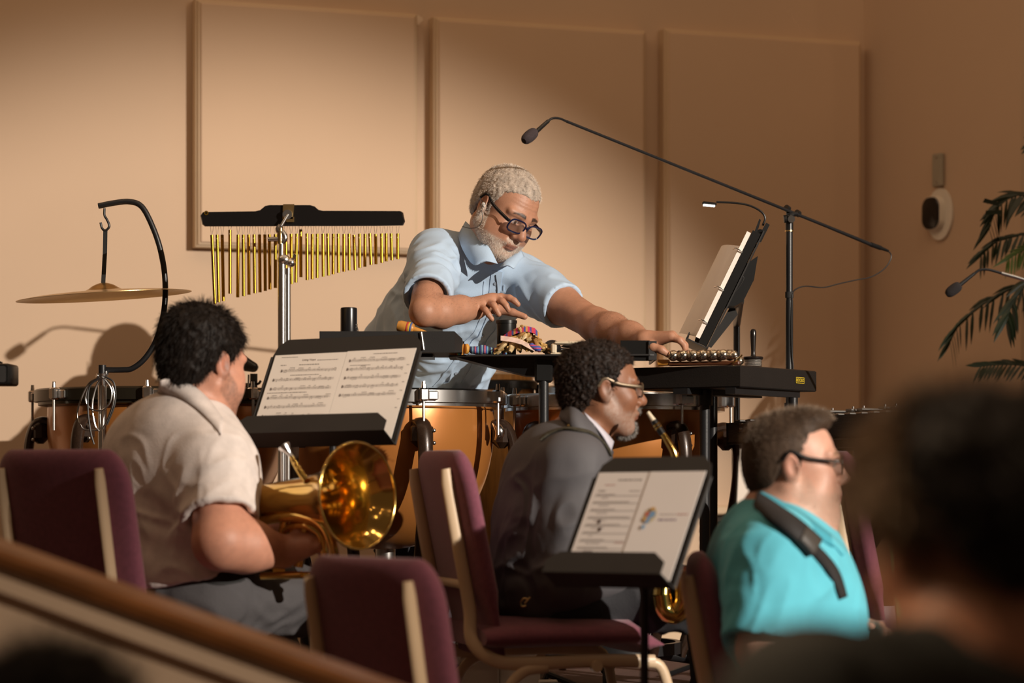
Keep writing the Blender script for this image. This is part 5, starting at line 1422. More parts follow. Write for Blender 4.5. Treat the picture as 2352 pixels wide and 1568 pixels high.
def snap_strip(name, bv, pts, width, lift, m, parent, n=6, thick=.002, side=None):
    """a band lying on a cloth surface"""
    if len(pts[0]) == 2: pts = [h[0] for h in (cast(bv, *p) for p in pts) if h]
    path = spline(pts, n); rows = []
    for i, p in enumerate(path):
        loc, nr, _, _ = bv.find_nearest(Vector(p)); q = np.array(loc) + np.array(nr) * lift
        t = unit(path[min(i + 1, len(path) - 1)] - path[max(i - 1, 0)])
        s = unit(np.cross(t, np.array(nr)))
        nr = np.array(nr)
        rows.append([q - s * width / 2 - nr * thick, q + s * width / 2 - nr * thick, q + s * width / 2, q - s * width / 2])
    return MB().loft(rows).build(name, m, parent, angle=50)

def cast(bv, px, py):
    o = A(0, 0, CZ); d = unit(W(px, py, 1) - o)
    loc, nr, _, _ = bv.ray_cast(Vector(o), Vector(d))
    return None if loc is None else (np.array(loc), np.array(nr))

def px_strip(name, bvs, top, bot, lift, thick, m, parent, n=5):
    o = A(0, 0, CZ); lines = []
    for ln_ in (top, bot):
        out = []
        for p in spline([A(*q, 0) for q in ln_], n):
            hs = [h for h in (cast(b, p[0], p[1]) for b in bvs) if h]
            out.append((p, min(np.linalg.norm(h[0] - o) for h in hs) if hs else None))
        ds = [d for _, d in out if d]; ds.sort(); med = ds[len(ds) // 2]; row = []
        for p, d in out:
            row.append(o + unit(W(p[0], p[1], 1) - o) * ((d if d and abs(d - med) < .13 else med) - lift))
        for _ in range(8): row = [row[0]] + [(a + 2 * b + c) / 4 for a, b, c in zip(row, row[1:], row[2:])] + [row[-1]]
        lines.append(row)
    return cloth_strip(name, lines[0], lines[1], thick, m, parent, 1)

def bvh(v, f): return BVHTree.FromPolygons([Vector(p) for p in v], f.tolist())

# ================= the percussionist
def percussionist():
    t = thing('person', 'grey-haired bearded man in a light blue shirt and glasses reaching over the percussion', 'person', (-.31, 7.62, .2))
    ya, pi_, ro = math.radians(40), math.radians(33), math.radians(13)
    f = A(math.sin(ya) * math.cos(pi_), -math.cos(ya) * math.cos(pi_), -math.sin(pi_)); l0 = A(math.cos(ya), math.sin(ya), 0); u0 = np.cross(f, l0)
    fr = Frame(W(1158, 486, 7.06), f, u0 * math.cos(ro) + l0 * math.sin(ro), 1.0)
    pel, neck = W(950, 950, 7.62), W(1122, 572, 7.17)
    shR, elR, wrR = W(1002, 588, 7.14), W(974, 716, 6.80), W(1092, 708, 6.95)
    shL, elL, wrL = W(1206, 652, 7.22), W(1372, 748, 6.94), W(1482, 783, 6.70)
    ax = unit(neck - pel); l = unit(A(.86, .5, -.05)); l = unit(l - ax * (l @ ax)); fw = np.cross(l, ax); R = np.stack([l, fw, ax], 1)
    at = lambda q, a=0, b=0: pel + (neck - pel) * q + l * a + fw * b
    S = SDF(A(-.46, 6.58, .80), A(.52, 7.86, 1.80), .0036)
    head_sdf(S, fr, nose=1.12, jaw=1.06, brow=1.15, chub=.004, neck=neck, neck_r=.060, ear=1.05)
    for q, r in ((.70, (.16, .115, .19)), (.30, (.16, .13, .19)), (.02, (.15, .12, .12))): S.ell(at(q), r, R, .08)
    for sh in (shR, shL): S.cap(neck, sh, .05, .05, .04)
    S.path([shR, shR + (elR - shR) * .5, elR], [.052, .049, .042], .03)
    S.path([elR, elR + (wrR - elR) * .32 + A(0, 0, -.004), elR + (wrR - elR) * .7, wrR], [.040, .047, .040, .030], .012)
    S.path([shL, shL + (elL - shL) * .5, elL], [.055, .053, .045], .03)
    S.path([elL, elL + (wrL - elL) * .30, elL + (wrL - elL) * .7, wrL], [.046, .046, .037, .028], .03)
    # right hand, palm down with fingers dropping towards the camera side
    K = [W(1150, 683, 6.985), W(1136, 686, 6.965), W(1120, 692, 6.945), W(1104, 701, 6.93)]
    for k, r in zip(K, (.014, .0145, .014, .0125)): S.cap(wrR + (k - wrR) * .05, k, .021, r, .014)
    S.cap(wrR, (K[1] + K[2]) / 2, .024, .016, .02)
    finger(S, [K[0], W(1170, 684, 6.97), W(1181, 690, 6.965), W(1190, 699, 6.965)], .0108, .0080, .004)
    finger(S, [K[1], W(1154, 692, 6.935), W(1162, 701, 6.93), W(1168, 712, 6.93)], .0110, .0080, .004)
    finger(S, [K[2], W(1134, 700, 6.91), W(1140, 711, 6.905), W(1146, 722, 6.905)], .0106, .0078, .004)
    finger(S, [K[3], W(1115, 712, 6.90), W(1122, 722, 6.895), W(1130, 733, 6.895)], .0098, .0074, .004)
    finger(S, [wrR + (K[0] - wrR) * .35 + A(0, .01, -.012), W(1148, 712, 6.985), W(1176, 717, 6.975), W(1205, 727, 6.965)], .0150, .0092, .008)
    # left hand closing on the sleigh bell handle
    K = [W(1541, 772, 6.655), W(1544, 770, 6.68), W(1542, 772, 6.705), W(1538, 776, 6.725)]
    for k, r in zip(K, (.0135, .014, .0135, .012)): S.cap(wrL, k, .0215, r, .014)
    for k, (a, b) in zip(K, ((6.645, 0), (6.672, 3), (6.697, 2), (6.72, 0))):
        finger(S, [k, W(1561 + b, 781, a), W(1571 + b, 792, a), W(1573 + b, 801, a)], .0100, .0076, .004)
    finger(S, [wrL + A(.01, -.012, -.012), W(1500, 797, 6.645), W(1519, 803, 6.635), W(1536, 815, 6.635)], .0145, .0088, .008)
    S.path([pel + l * .09 + A(0, 0, -.05), A(-.26, 7.62, .82)], [.08, .08], .05)
    v, fa = S.mesh(); v = smooth_mesh(v, fa, 1, .35)
    col, w = skin_colors(v, fr, (.45, .225, .140), beard=(.62, .54, .46), beard_amt=.86, brow=(.016, .012, .011), ruddy=.5, iris=(.03, .02, .015), lip=(.28, .11, .085))
    # looking down: lids cover most of the eye
    body = np_mesh('body', v, fa, M_skin, t, col=np.clip(col, .004, .95))
    n = normals(v, fa)
    # wrinkles in brow and cheek as relief
    lv = fr.loc(v); me = body.data
    fore = sm(lv[:, 2], .045, .055) * sm(-lv[:, 2], -.085, -.075) * sm(lv[:, 0], .05, .07)
    v2 = v + n * (-.0012 * fore * np.clip(np.sin(lv[:, 2] * 620 + 14 * np.abs(lv[:, 1])), .2, 1))[:, None]
    me.vertices.foreach_set('co', (v2 - ORG[t.name]).astype(np.float32).ravel())
    mh = hair_mat('hair_grey', (.40, .335, .28)); mb_ = hair_mat('hair_white', (.66, .58, .50))
    o, hv, hn, hf = hair_cap('hair', fr, t, mh, .0085, front=.083, temple=.056, burn=-.018, rough=.0016, freq=170, recede=.35)
    hair_blades('hair_strands', hv, hn, fr, o, mb_, 14000, .0085, .00028, .45, .35, seed=3)
    i = np.random.default_rng(2).choice(np.nonzero(w > .35)[0], 5200)
    d = n[i] * .5 - fr.R[:, 2] * .75 + fr.R[:, 0] * .1
    strands('beard', v2[i] - n[i] * .001, d / np.linalg.norm(d, axis=1)[:, None], .0065, .00028, mb_, t, .3, seed=5)
    arm = lambda a, b, q: np.linalg.norm(np.cross(v - a, unit(b - a)), axis=1)
    fore_i = np.nonzero(((np.linalg.norm(v - (elR + wrR) / 2, axis=1) < .12) | (np.linalg.norm(v - (elL + wrL) / 2, axis=1) < .13)) & (n[:, 2] > .1))[0]
    i = np.random.default_rng(9).choice(fore_i, 2000); d = n[i] * .5 + unit(wrL - elL) * .5 + A(0, 0, -.1)
    strands('arm_hair', v[i], d / np.linalg.norm(d, axis=1)[:, None], .0055, .00011, hair_mat('hair_dark', (.02, .014, .012)), t, .5, seed=4)
    glasses(fr, t, mat('navy_frame', (.006, .010, .042), .22, coat=.3), x=.112, z=.001, w=.0305, h=.0195, gap=.0365, tube=.0027, tilt=.1, ear_z=.012, temple=mat('black_frame', (.008, .008, .010), .25), tw=.003)
    # ear monitor and its thin cable
    e = fr.p(.0, -.0875, -.002)
    eb = MB().ball(e, .0065, 12).build('earpiece', mat('clear_shell', (.70, .68, .64), .15, .3), t)
    MB().ball(e + fr.R @ A(.006, -.002, -.004), .0045, 10).build('earpiece_tip', M_steel, eb)
    MB().tube(spline([e, fr.p(-.02, -.094, .006), W(1108, 500, 6.99), W(1098, 520, 7.0), W(1080, 524, 7.02), W(1062, 520, 7.06)], 6), .0009, 6).build('ear_cable', M_cable, eb)
    # shirt
    S = SDF(A(-.56, 6.66, .98), A(.32, 7.98, 1.64), .0055)
    sR, sL = shR + (elR - shR) * .74, shL + (elL - shL) * .54
    S.cone(shR, sR, .066, .071, .045)
    S.cone(shL, sL, .064, .070, .045)
    S.cone(sR - unit(elR - shR) * .030, sR + unit(elR - shR) * .03, .054, .061, .003, True)
    S.cone(sL - unit(elL - shL) * .030, sL + unit(elL - shL) * .03, .052, .060, .003, True)
    S.cap(shR, shR + (elR - shR) * .3, .068, .068, .05); S.cap(shL, shL + (elL - shL) * .2, .066, .066, .05)
    for q, r in ((.74, (.172, .130, .17)), (.46, (.180, .152, .19)), (.16, (.19, .165, .20)), (-.06, (.195, .165, .16))): S.ell(at(q), r, R, .07)
    S.cap(W(985, 645, 7.36), W(905, 800, 7.58), .075, .105, .09)
    S.cap(neck + ax * -.02, shR, .062, .062, .05); S.cap(neck + ax * -.02, shL, .062, .058, .05)
    S.cap(neck + (fr.o - neck) * .22, fr.o, .064, .085, .012, True)
    S.clip(A(0, 0, 1.03), A(0, 0, -1))
    ms = mat('shirt_blue', (.44, .58, .75), .85, var=.05, vscale=14, bump=.12, bscale=420, sheen=.15)
    cut = lambda c, r: (lambda q: near(q, c, r))
    o, sv, sn, sf = garment('shirt', S, ms, t, [
        (A(.5, .1, -.8), .0100, 3, 15, 1, lambda q: near(q, at(.45, -.12), .32)), (A(.9, .2, .1), .0055, 4, 30, 11, lambda q: near(q, at(.62, .0, .1), .26)), (A(.3, .0, -.9), .0070, 3, 20, 12, lambda q: near(q, at(.55, .12, .1), .22)),
        (A(.9, 0, .35), .0085, 4, 24, 2, lambda q: near(q, shR + (elR - shR) * .35, .16)),
        (A(.75, 0, -.65), .0085, 4, 22, 3, lambda q: near(q, shL + (elL - shL) * .2, .18)),
        (A(.35, -.2, .9), .0085, 3, 22, 5, lambda q: near(q, at(.15, .05, .1), .34))])
    bv = bvh(sv, sf)
    # collar leaves, placket, buttons, cuffs
    cR = spline([W(1076, 520, 7.10), W(1094, 560, 7.06), W(1122, 596, 7.03), W(1140, 612, 7.04)], 5)
    cloth_strip('collar', [W(1070, 508, 7.12), W(1098, 536, 7.03), W(1126, 572, 7.00), W(1143, 606, 7.015)], [W(1052, 540, 7.10), W(1064, 575, 7.045), W(1088, 608, 7.015), W(1116, 598, 6.995)], .003, ms, t)
    cloth_strip('collar', [W(1196, 572, 7.13), W(1180, 585, 7.07), W(1162, 598, 7.03), W(1148, 614, 7.02)], [W(1204, 590, 7.12), W(1190, 604, 7.05), W(1180, 616, 7.02), W(1168, 606, 7.01)], .003, ms, t)
    pk = [c[0] for c in (cast(bv, *p) for p in ((1142, 622), (1138, 650), (1133, 690), (1125, 735), (1108, 770), (1080, 812), (1048, 856), (1020, 892))) if c]
    snap_strip('placket', bv, pk, .032, .0035, ms, t, thick=.004)
    for k, p in enumerate(pk[1:]):
        loc, nr, _, _ = bv.find_nearest(Vector(p)); loc, nr = np.array(loc), np.array(nr)
        MB().cyl(loc + nr * .003, loc + nr * .0058, .0055).build('button', mat('button_grey', (.30, .36, .44), .4), t)
    for off in (-.034, .034): snap_strip('pleat', bv, [p + l * off for p in pk[1:]], .004, .0022, ms, t, thick=.002)
    snap_strip('cable', bv, [(1138, 630), (1142, 660), (1141, 695), (1141, 725)], .0022, .006, M_cable, t, thick=.0018)
    S = SDF(A(-.56, 7.30, .2), A(.0, 7.95, 1.12), .009)
    S.ell(pel + A(0, 0, -.02), (.165, .14, .13), np.stack([l * A(1, 1, 0) / np.linalg.norm((l * A(1, 1, 0))), unit(fw * A(1, 1, 0)), A(0, 0, 1)], 1), .05)
    for s in (-1, 1):
        h = pel + l * .085 * s + A(0, 0, -.06); k = A(h[0] + .03, h[1] - .02, .64); a = A(h[0] + .02, h[1] + .03, .27)
        S.path([h, k, a], [.095, .070, .055], .03)
        shoe(a + A(.01, -.03, 0), A(.3, -1, 0), t, .2)
    garment('trousers', S, mat('trousers_dark', (.03, .032, .04), .85, bump=.3), t, [(A(1, 0, .2), .006, 4, 16, 4, None)])
percussionist()

# ================= the brass player with his back half turned
def brass_player():
    t = thing('person', 'dark-haired man in a light grey shirt, half turned away, holding a brass horn', 'person', (-.80, 5.95, 0))
    th = math.radians(47); f = A(math.cos(th), math.sin(th), -.16)
    fr = Frame(W(468, 838, 5.97), f, (.04, 0, 1), 1.03)
    fh = A(math.cos(th), math.sin(th), 0); l = A(-math.sin(th), math.cos(th), 0)
    neck, chest, pel = W(438, 962, 5.93), W(424, 1110, 5.98), W(432, 1368, 5.93)
    shR, shL = W(496, 1062, 5.83), W(336, 1040, 6.10)
    elR, wrR = W(508, 1244, 5.70), W(652, 1266, 5.80)
    elL, wrL = W(560, 1230, 6.25), W(690, 1190, 6.05)
    R = np.stack([l, fh, A(0, 0, 1)], 1)
    S = SDF(A(-1.12, 5.58, .42), A(-.36, 6.62, 1.30), .0042)
    head_sdf(S, fr, neck=neck, neck_r=.062, chub=.006, jaw=1.05)
    S.ell(chest, (.17, .12, .2), R, .08); S.ell((chest + pel) / 2, (.16, .13, .2), R, .08); S.ell(pel, (.16, .13, .12), R, .08)
    for sh in (shR, shL): S.cap(neck, sh, .05, .055, .04)
    S.path([shR, elR], [.070, .064], .03); S.path([elR, elR + (wrR - elR) * .4, wrR], [.062, .061, .038], .03)
    S.path([shL, elL, wrL], [.06, .055, .034], .03)
    K = [W(708, 1232, 5.80), W(712, 1240, 5.785), W(714, 1250, 5.77), W(714, 1262, 5.76)]
    for k in K: S.cap(wrR, k, .028, .0135, .016)
    S.cap(wrR, K[2], .030, .018, .02)
    for i, k in enumerate(K): finger(S, [k, W(730, 1228 + 9 * i, 5.79 - .012 * i), W(741, 1238 + 9 * i, 5.80 - .012 * i), W(738, 1250 + 8 * i, 5.81 - .012 * i)], .0105, .0082, .004)
    finger(S, [wrR + A(.01, .0, .015), W(686, 1222, 5.80), W(704, 1212, 5.81), W(722, 1214, 5.82)], .015, .0095, .008)
    hand(S, wrL, A(.6, -.5, .3), A(0, .4, 1), -1, .5)
    v, fa = S.mesh(); v = smooth_mesh(v, fa, 1, .4)
    col, w = skin_colors(v, fr, (.56, .265, .175), beard=(.10, .065, .05), beard_amt=.55, ruddy=.5)
    n = normals(v, fa)
    np_mesh('body', v, fa, M_skin, t, col=np.clip(col, .004, .95))
    mh = hair_mat('hair_black', (.013, .009, .007))
    o, hv, hn, hf = hair_cap('hair', fr, t, mh, .017, h=.0035, front=.070, temple=.045, nape=-.082, burn=-.028, rough=.0040, freq=55, bulge=(((-.035, 0, .075), (.085, .070, .062)),))
    hair_blades('hair_strands', hv, hn, fr, o, mh, 9000, .024, .0005, .95, .16, .15, seed=6, back=.1)
    S = SDF(A(-1.16, 5.58, .44), A(-.42, 6.42, 1.16), .006)
    sR = shR + (elR - shR) * .73; sL = shL + (elL - shL) * .55; ua = unit(elR - shR)
    S.cap(neck + A(0, 0, -.03), shR, .072, .078, .05); S.cap(neck + A(0, 0, -.03), shL, .072, .075, .05)
    S.cap(shR, shR + ua * .06, .080, .084, .06); S.cone(shR, sR, .080, .093, .035)
    S.cone(shL, sL, .072, .080, .03)
    S.cone(sR - ua * .035, sR + ua * .03, .070, .082, .003, True)
    S.ell(chest + fh * -.01, (.205, .150, .21), R, .09); S.ell((chest + pel) / 2 + fh * .015, (.195, .160, .22), R, .09); S.ell(pel + A(0, 0, .02), (.195, .160, .14), R, .09)
    S.ell(W(380, 1040, 6.0), (.17, .11, .12), R, .08)
    S.cap(neck + (fr.o - neck) * .36, fr.o, .062, .085, .012, True)
    S.clip(A(pel[0], pel[1], .588), unit(A(.16, .05, -1)))
    ms = mat('shirt_grey', (.70, .625, .585), .88, var=.12, vscale=26, bump=.3, bscale=300, sheen=.15)
    arm = lambda q: near(q, W(430, 1150, 5.82), .20)
    o, sv, sn, sf = garment('shirt', S, ms, t, [
        (A(-.72, 0, .62), .0060, 3, 17, 2, lambda q: near(q, W(400, 1160, 5.85), .24)),
        (A(.6, 0, .75), .0060, 3, 20, 4, lambda q: near(q, W(500, 1110, 5.75), .15)),
        (A(1, .0, .12), .0065, 3, 18, 6, lambda q: near(q, W(520, 1150, 5.74), .12)),
        (A(-.85, 0, .45), .0060, 3, 20, 8, lambda q: near(q, W(380, 1250, 5.85), .20))])
    px_strip('collar', [bvh(sv, sf), bvh(v, fa)], [(368, 876), (392, 868), (436, 880), (478, 914), (512, 962)], [(362, 902), (388, 904), (432, 922), (474, 956), (508, 998)], .007, .005, ms, t)
    S = SDF(A(-1.08, 5.60, .0), A(-.22, 6.85, .68), .008)
    S.ell(pel + A(0, 0, -.005), (.185, .155, .105), R, .04)
    for s in (-1, 1):
        h = pel + l * .10 * s + A(0, 0, -.015); k = h + fh * .40 + A(.05 if s < 0 else 0, 0, .0) + l * .05 * s; a = A(k[0] + .02, k[1] + .02, .07)
        S.path([h, k], [.098, .074], .04); S.path([k, a], [.072, .055], .03)
        shoe(a + A(.0, .0, 0), fh, t, 0)
    garment('trousers', S, mat('trousers_grey', (.062, .058, .061), .85, var=.1, bump=.35, bscale=200), t, [(A(.35, .2, 1), .0075, 3, 17, 4, lambda q: near(q, W(520, 1380, 5.8), .35)), (A(.8, .4, -.5), .006, 3, 20, 9, None)])
    MB().tube(spline([W(430, 1326, 5.77), W(500, 1330, 5.76), W(560, 1318, 5.79)], 6), .004, 4, ry=.016).build('belt', M_rubber, t)
brass_player()

# ================= the man in the dark jacket
def jacket_man():
    t = thing('person', 'man with short curly dark hair and grey goatee in a dark jacket, seated sideways', 'person', (.06, 6.1, 0))
    th = math.radians(12); f = A(math.cos(th), math.sin(th), -.03)
    fr = Frame(W(1380, 897, 6.08), f, (.0, 0, 1), .93)
    fh = A(math.cos(th), math.sin(th), 0); l = A(-math.sin(th), math.cos(th), 0); R = np.stack([fh, l, A(0, 0, 1)], 1)
    neck, chest, pel = W(1335, 1000, 6.08), W(1285, 1165, 6.07), W(1248, 1368, 6.07)
    shR, shL = W(1318, 1068, 5.92), W(1330, 1062, 6.27)
    elR, wrR = W(1300, 1318, 5.89), W(1440, 1330, 5.98); elL, wrL = W(1330, 1310, 6.33), W(1450, 1230, 6.12)
    S = SDF(A(-.12, 5.74, .40), A(.52, 6.50, 1.30), .004)
    head_sdf(S, fr, nose=1.15, brow=1.1, neck=neck, neck_r=.056, mouth=1.1)
    S.ell(chest, (.11, .16, .2), R, .08); S.ell((chest + pel) / 2, (.11, .15, .2), R, .08); S.ell(pel, (.12, .15, .1), R, .06)
    for a, b, c in ((shR, elR, wrR), (shL, elL, wrL)):
        S.cap(neck, a, .045, .05, .04); S.path([a, b, c], [.052, .046, .029], .03)
    hand(S, wrR, A(.8, .1, -.3), A(.2, -.8, .5), 1, .55); hand(S, wrL, A(.8, -.3, -.1), A(.2, .8, .5), -1, .55)
    v, fa = S.mesh(); v = smooth_mesh(v, fa, 1, .4)
    col, w = skin_colors(v, fr, (.275, .120, .065), beard=(.42, .38, .34), beard_amt=.35, ruddy=.25, brow=(.03, .022, .02), lip=(.22, .085, .065))
    lv = fr.loc(v); goat = sm(.026 - np.abs(lv[:, 1]), 0, .008) * sm(-lv[:, 2], .078, .086) * (lv[:, 0] > .05) * (lv[:, 2] > -.14) + .7 * sm(.026 - np.abs(lv[:, 1]), 0, .006) * sm(lv[:, 2], -.056, -.052) * sm(-lv[:, 2], .043, .047) * (lv[:, 0] > .085)
    goat = np.clip(goat, 0, 1); col = col * (1 - .7 * goat[:, None]) + .7 * goat[:, None] * A(.25, .23, .21)
    n = normals(v, fa)
    np_mesh('body', v, fa, M_skin, t, col=np.clip(col, .004, .95))
    i = np.random.default_rng(3).choice(np.nonzero((goat > .4))[0], 1600); d = n[i] * .5 - A(0, 0, .7) + fr.R[:, 0] * .2
    strands('beard', v[i], d / np.linalg.norm(d, axis=1)[:, None], .011, .0004, hair_mat('hair_grey2', (.27, .25, .23)), t, .5, .4, seed=8)
    mh = hair_mat('hair_afro', (.016, .011, .009), .6)
    o, hv, hn, hf = hair_cap('hair', fr, t, mh, .013, front=.076, temple=.054, nape=-.080, burn=-.014, rough=.0042, freq=150, recede=.2)
    hair_blades('hair_strands', hv, hn, fr, o, hair_mat('hair_brownish', (.045, .026, .018)), 7000, .010, .0005, .05, .9, .9, seed=12)
    glasses(fr, t, mat('tortoise', (.09, .060, .035), .3, var=.6, vscale=150), x=.104, z=.004, w=.0255, h=.0185, gap=.033, tube=.0021, ear_z=.014, temple=mat('bronze_frame', (.20, .15, .10), .3, .6), tw=.0025)
    S = SDF(A(-.22, 5.74, .42), A(.46, 6.48, 1.16), .006)
    S.ell(chest + fh * -.005, (.135, .195, .20), R, .09); S.ell((chest + pel) / 2, (.135, .185, .21), R, .09); S.ell(pel + A(0, 0, .01), (.145, .185, .12), R, .07)
    S.ell(W(1272, 1075, 6.07), (.095, .16, .10), R, .07)
    for a, b, c in ((shR, elR, wrR), (shL, elL, wrL)):
        S.cap(neck + A(0, 0, -.035), a, .062, .070, .05); S.path([a, a + (b - a) * .5, b, c], [.076, .072, .066, .050], .04)
        S.cap(c, c + unit(c - b) * .05, .046, .046, .003, True)
    S.cap(neck + A(.015, 0, .02), fr.o, .058, .085, .012, True)
    S.clip(A(0, 0, .49), A(-.05, 0, -1))
    mj = mat('jacket_grey', (.085, .082, .090), .7, var=.08, bump=.15, bscale=400)
    o, sv, sn, sf = garment('jacket', S, mj, t, [
        (A(.25, 0, 1), .0100, 2.5, 14, 3, lambda q: near(q, W(1215, 1200, 5.95), .24)),
        (A(.1, .0, 1), .0070, 2.5, 15, 5, lambda q: near(q, W(1320, 1180, 5.83), .22)),
        (A(.9, 0, .35), .0080, 3, 18, 7, lambda q: near(q, W(1180, 1330, 5.95), .18))])
    cloth_strip('collar', [W(1292, 938, 6.07), W(1318, 936, 5.99), W(1350, 962, 5.98), W(1385, 1000, 6.0), W(1408, 1038, 6.04)], [W(1284, 962, 6.07), W(1304, 972, 5.96), W(1338, 1002, 5.94), W(1372, 1034, 5.97), W(1398, 1064, 6.02)], .005, mj, t)
    cloth_strip('shirt_collar', [W(1340, 946, 6.0), W(1368, 970, 5.995), W(1392, 994, 6.0), W(1409, 1014, 6.03)], [W(1352, 962, 5.985), W(1378, 992, 5.98), W(1398, 1024, 5.99), W(1402, 1038, 6.02)], .004, mat('shirt_lilac', (.55, .53, .60), .8, bump=.2), t)
    bv = bvh(sv, sf)
    st = snap_strip('neck_strap', bv, [W(1230, 1000, 5.93), W(1256, 982, 5.93), W(1290, 970, 5.92), W(1330, 978, 5.90), W(1362, 998, 5.92), W(1386, 1022, 5.95), W(1402, 1040, 6.0)], .020, .006, mat('strap_olive', (.05, .043, .026), .8, var=.4, vscale=120, bump=.6, bscale=200), t, thick=.004)
    loc, nr, _, _ = bv.find_nearest(Vector(W(1305, 971, 5.92))); MB().ball(np.array(loc) + np.array(nr) * .009, .003, 8).build('stud', M_brass, t)
    S = SDF(A(-.20, 5.78, .0), A(.80, 6.46, .62), .008)
    S.ell(pel + A(0, 0, .01), (.145, .18, .095), R, .04)
    for s in (-1, 1):
        h = pel + l * .095 * s + A(.02, 0, -.005); k = h + fh * (.43 if s < 0 else .46) + l * .03 * s + A(0, 0, -.01); a = A(k[0] + .02, k[1], .07)
        S.path([h, k], [.088, .072], .04); S.path([k, a], [.070, .052], .03)
        shoe(a, fh, t, 0)
    S.clip(A(0, 0, .478), A(-.0, 0, -1), .001) if False else None
    garment('trousers', S, mat('trousers_navy', (.018, .018, .022), .85, var=.1, bump=.3, bscale=220), t, [(A(.5, 0, -.8), .007, 3, 17, 2, None)])
    # metal clip hanging at the hem
    MB().tube(spline([W(1213, 1376, 5.86), W(1203, 1374, 5.86), W(1196, 1383, 5.86), W(1199, 1392, 5.86), W(1208, 1391, 5.86)], 5), .0024, 6).build('clip_ring', M_bronze, t)
    MB().tube([W(1205, 1385, 5.86), W(1218, 1371, 5.86)], .0022, 6).build('clip_hook', M_bronze, t)
jacket_man()

# ================= the man in turquoise
def turquoise_man():
    t = thing('person', 'man with greying hair and black-rimmed glasses in a turquoise polo shirt, seated in profile', 'person', (.58, 5.27, -.23))
    th = math.radians(-2); f = A(math.cos(th), math.sin(th), .0)
    fr = Frame(W(1820, 1074, 5.25), f, (.02, 0, 1), .965)
    fh = A(1, 0, 0); R = np.eye(3)
    neck, chest, pel = W(1785, 1196, 5.27), W(1798, 1350, 5.27), W(1800, 1565, 5.27)
    shR, shL = W(1775, 1272, 5.09), W(1775, 1272, 5.46)
    elR, wrR = W(1752, 1492, 5.03), W(1905, 1545, 5.06); elL, wrL = W(1770, 1490, 5.52), W(1930, 1480, 5.30)
    S = SDF(A(.38, 4.90, .24), A(.98, 5.68, 1.02), .0036)
    head_sdf(S, fr, nose=1.0, jaw=1.08, chub=.006, neck=neck, neck_r=.060, brow=1.05)
    S.ell(chest, (.13, .17, .2), R, .08); S.ell(pel + A(0, 0, .08), (.14, .17, .14), R, .08)
    for a, b, c in ((shR, elR, wrR), (shL, elL, wrL)):
        S.cap(neck, a, .055, .055, .05); S.path([a, b, c], [.060, .052, .033], .03)
    hand(S, wrR, A(.85, .1, .2), A(0, -.8, .6), 1, .55); hand(S, wrL, A(.7, -.4, .3), A(0, .8, .6), -1, .55)
    v, fa = S.mesh(); v = smooth_mesh(v, fa, 1, .35)
    col, w = skin_colors(v, fr, (.60, .325, .235), beard=(.50, .36, .28), beard_amt=.45, ruddy=.5, brow=(.22, .13, .08), lip=(.50, .22, .18), iris=(.08, .10, .10))
    n = normals(v, fa)
    np_mesh('body', v, fa, M_skin, t, col=np.clip(col, .004, .95))
    i = np.random.default_rng(3).choice(np.nonzero(w > .5)[0], 3000); d = n[i] * .6 - A(0, 0, .6)
    strands('beard', v[i] - n[i] * .0008, d / np.linalg.norm(d, axis=1)[:, None], .0042, .0003, hair_mat('stubble', (.50, .40, .32)), t, .4, seed=8)
    mh = hair_mat('hair_brown', (.060, .038, .025), .2); mg = hair_mat('hair_ash', (.27, .20, .145))
    o, hv, hn, hf = hair_cap('hair', fr, t, mh, .002, front=.087, temple=.062, burn=-.012, rough=.0009, freq=260, nape=-.085, bulge=(((.040, 0, .108), (.05, .055, .026)),), recede=.3)
    hair_blades('hair_strands', hv, hn, fr, o, mh, 7000, .007, .0003, .8, .15, seed=6, back=.35)
    top = hn @ fr.R[:, 2] > .25
    hair_blades('grey_strands', hv[top], hn[top], fr, o, mg, 6500, .013, .0003, .45, .22, .1, seed=7, back=-.4)
    glasses(fr, t, mat('black_rim', (.010, .009, .009), .25), x=.106, z=.006, w=.0265, h=.0195, gap=.033, tube=.0019, ear_z=.020, tw=.0023)
    S = SDF(A(.36, 4.92, .12), A(.94, 5.66, .86), .006)
    for a, b, q in ((shR, elR, .92), (shL, elL, .9)):
        e = a + (b - a) * q; ua = unit(b - a)
        S.cap(neck + A(0, 0, -.035), a, .066, .078, .05); S.cap(a, a + ua * .07, .082, .084, .06); S.cone(a, e, .080, .090, .035)
        S.cone(e - ua * .03, e + ua * .03, .068, .079, .003, True)
    S.ell(chest + A(-.005, 0, 0), (.150, .20, .19), R, .09); S.ell(pel + A(.01, 0, .10), (.165, .20, .19), R, .09); S.ell(pel + A(0, 0, .0), (.155, .195, .12), R, .06)
    S.ell(W(1745, 1300, 5.27), (.095, .17, .12), R, .07)
    S.cap(neck + A(.02, 0, .02), fr.o, .066, .10, .012, True)
    ms = mat('polo_turquoise', (.10, .48, .60), .85, var=.04, vscale=12, bump=.25, bscale=420, sheen=.15)
    o, sv, sn, sf = garment('polo_shirt', S, ms, t, [
        (A(.35, 0, .95), .0085, 2.5, 15, 3, lambda q: near(q, W(1830, 1400, 5.10), .19)),
        (A(.7, 0, .7), .0065, 3, 20, 5, lambda q: near(q, W(1745, 1420, 5.02), .14)),
        (A(.5, 0, .9), .0060, 3, 18, 7, lambda q: near(q, W(1700, 1320, 5.1), .16))])
    bvs = [bvh(sv, sf), bvh(v, fa)]
    mc = mat('collar_turquoise', (.05, .33, .43), .85, bump=.3, bscale=420); mn = mat('strap_neoprene', (.014, .012, .012), .75, bump=.3)
    px_strip('collar', bvs, [(1746, 1128), (1776, 1142), (1818, 1164), (1862, 1192), (1908, 1228)], [(1742, 1150), (1772, 1166), (1814, 1192), (1860, 1222), (1914, 1256)], .004, .005, mc, t)
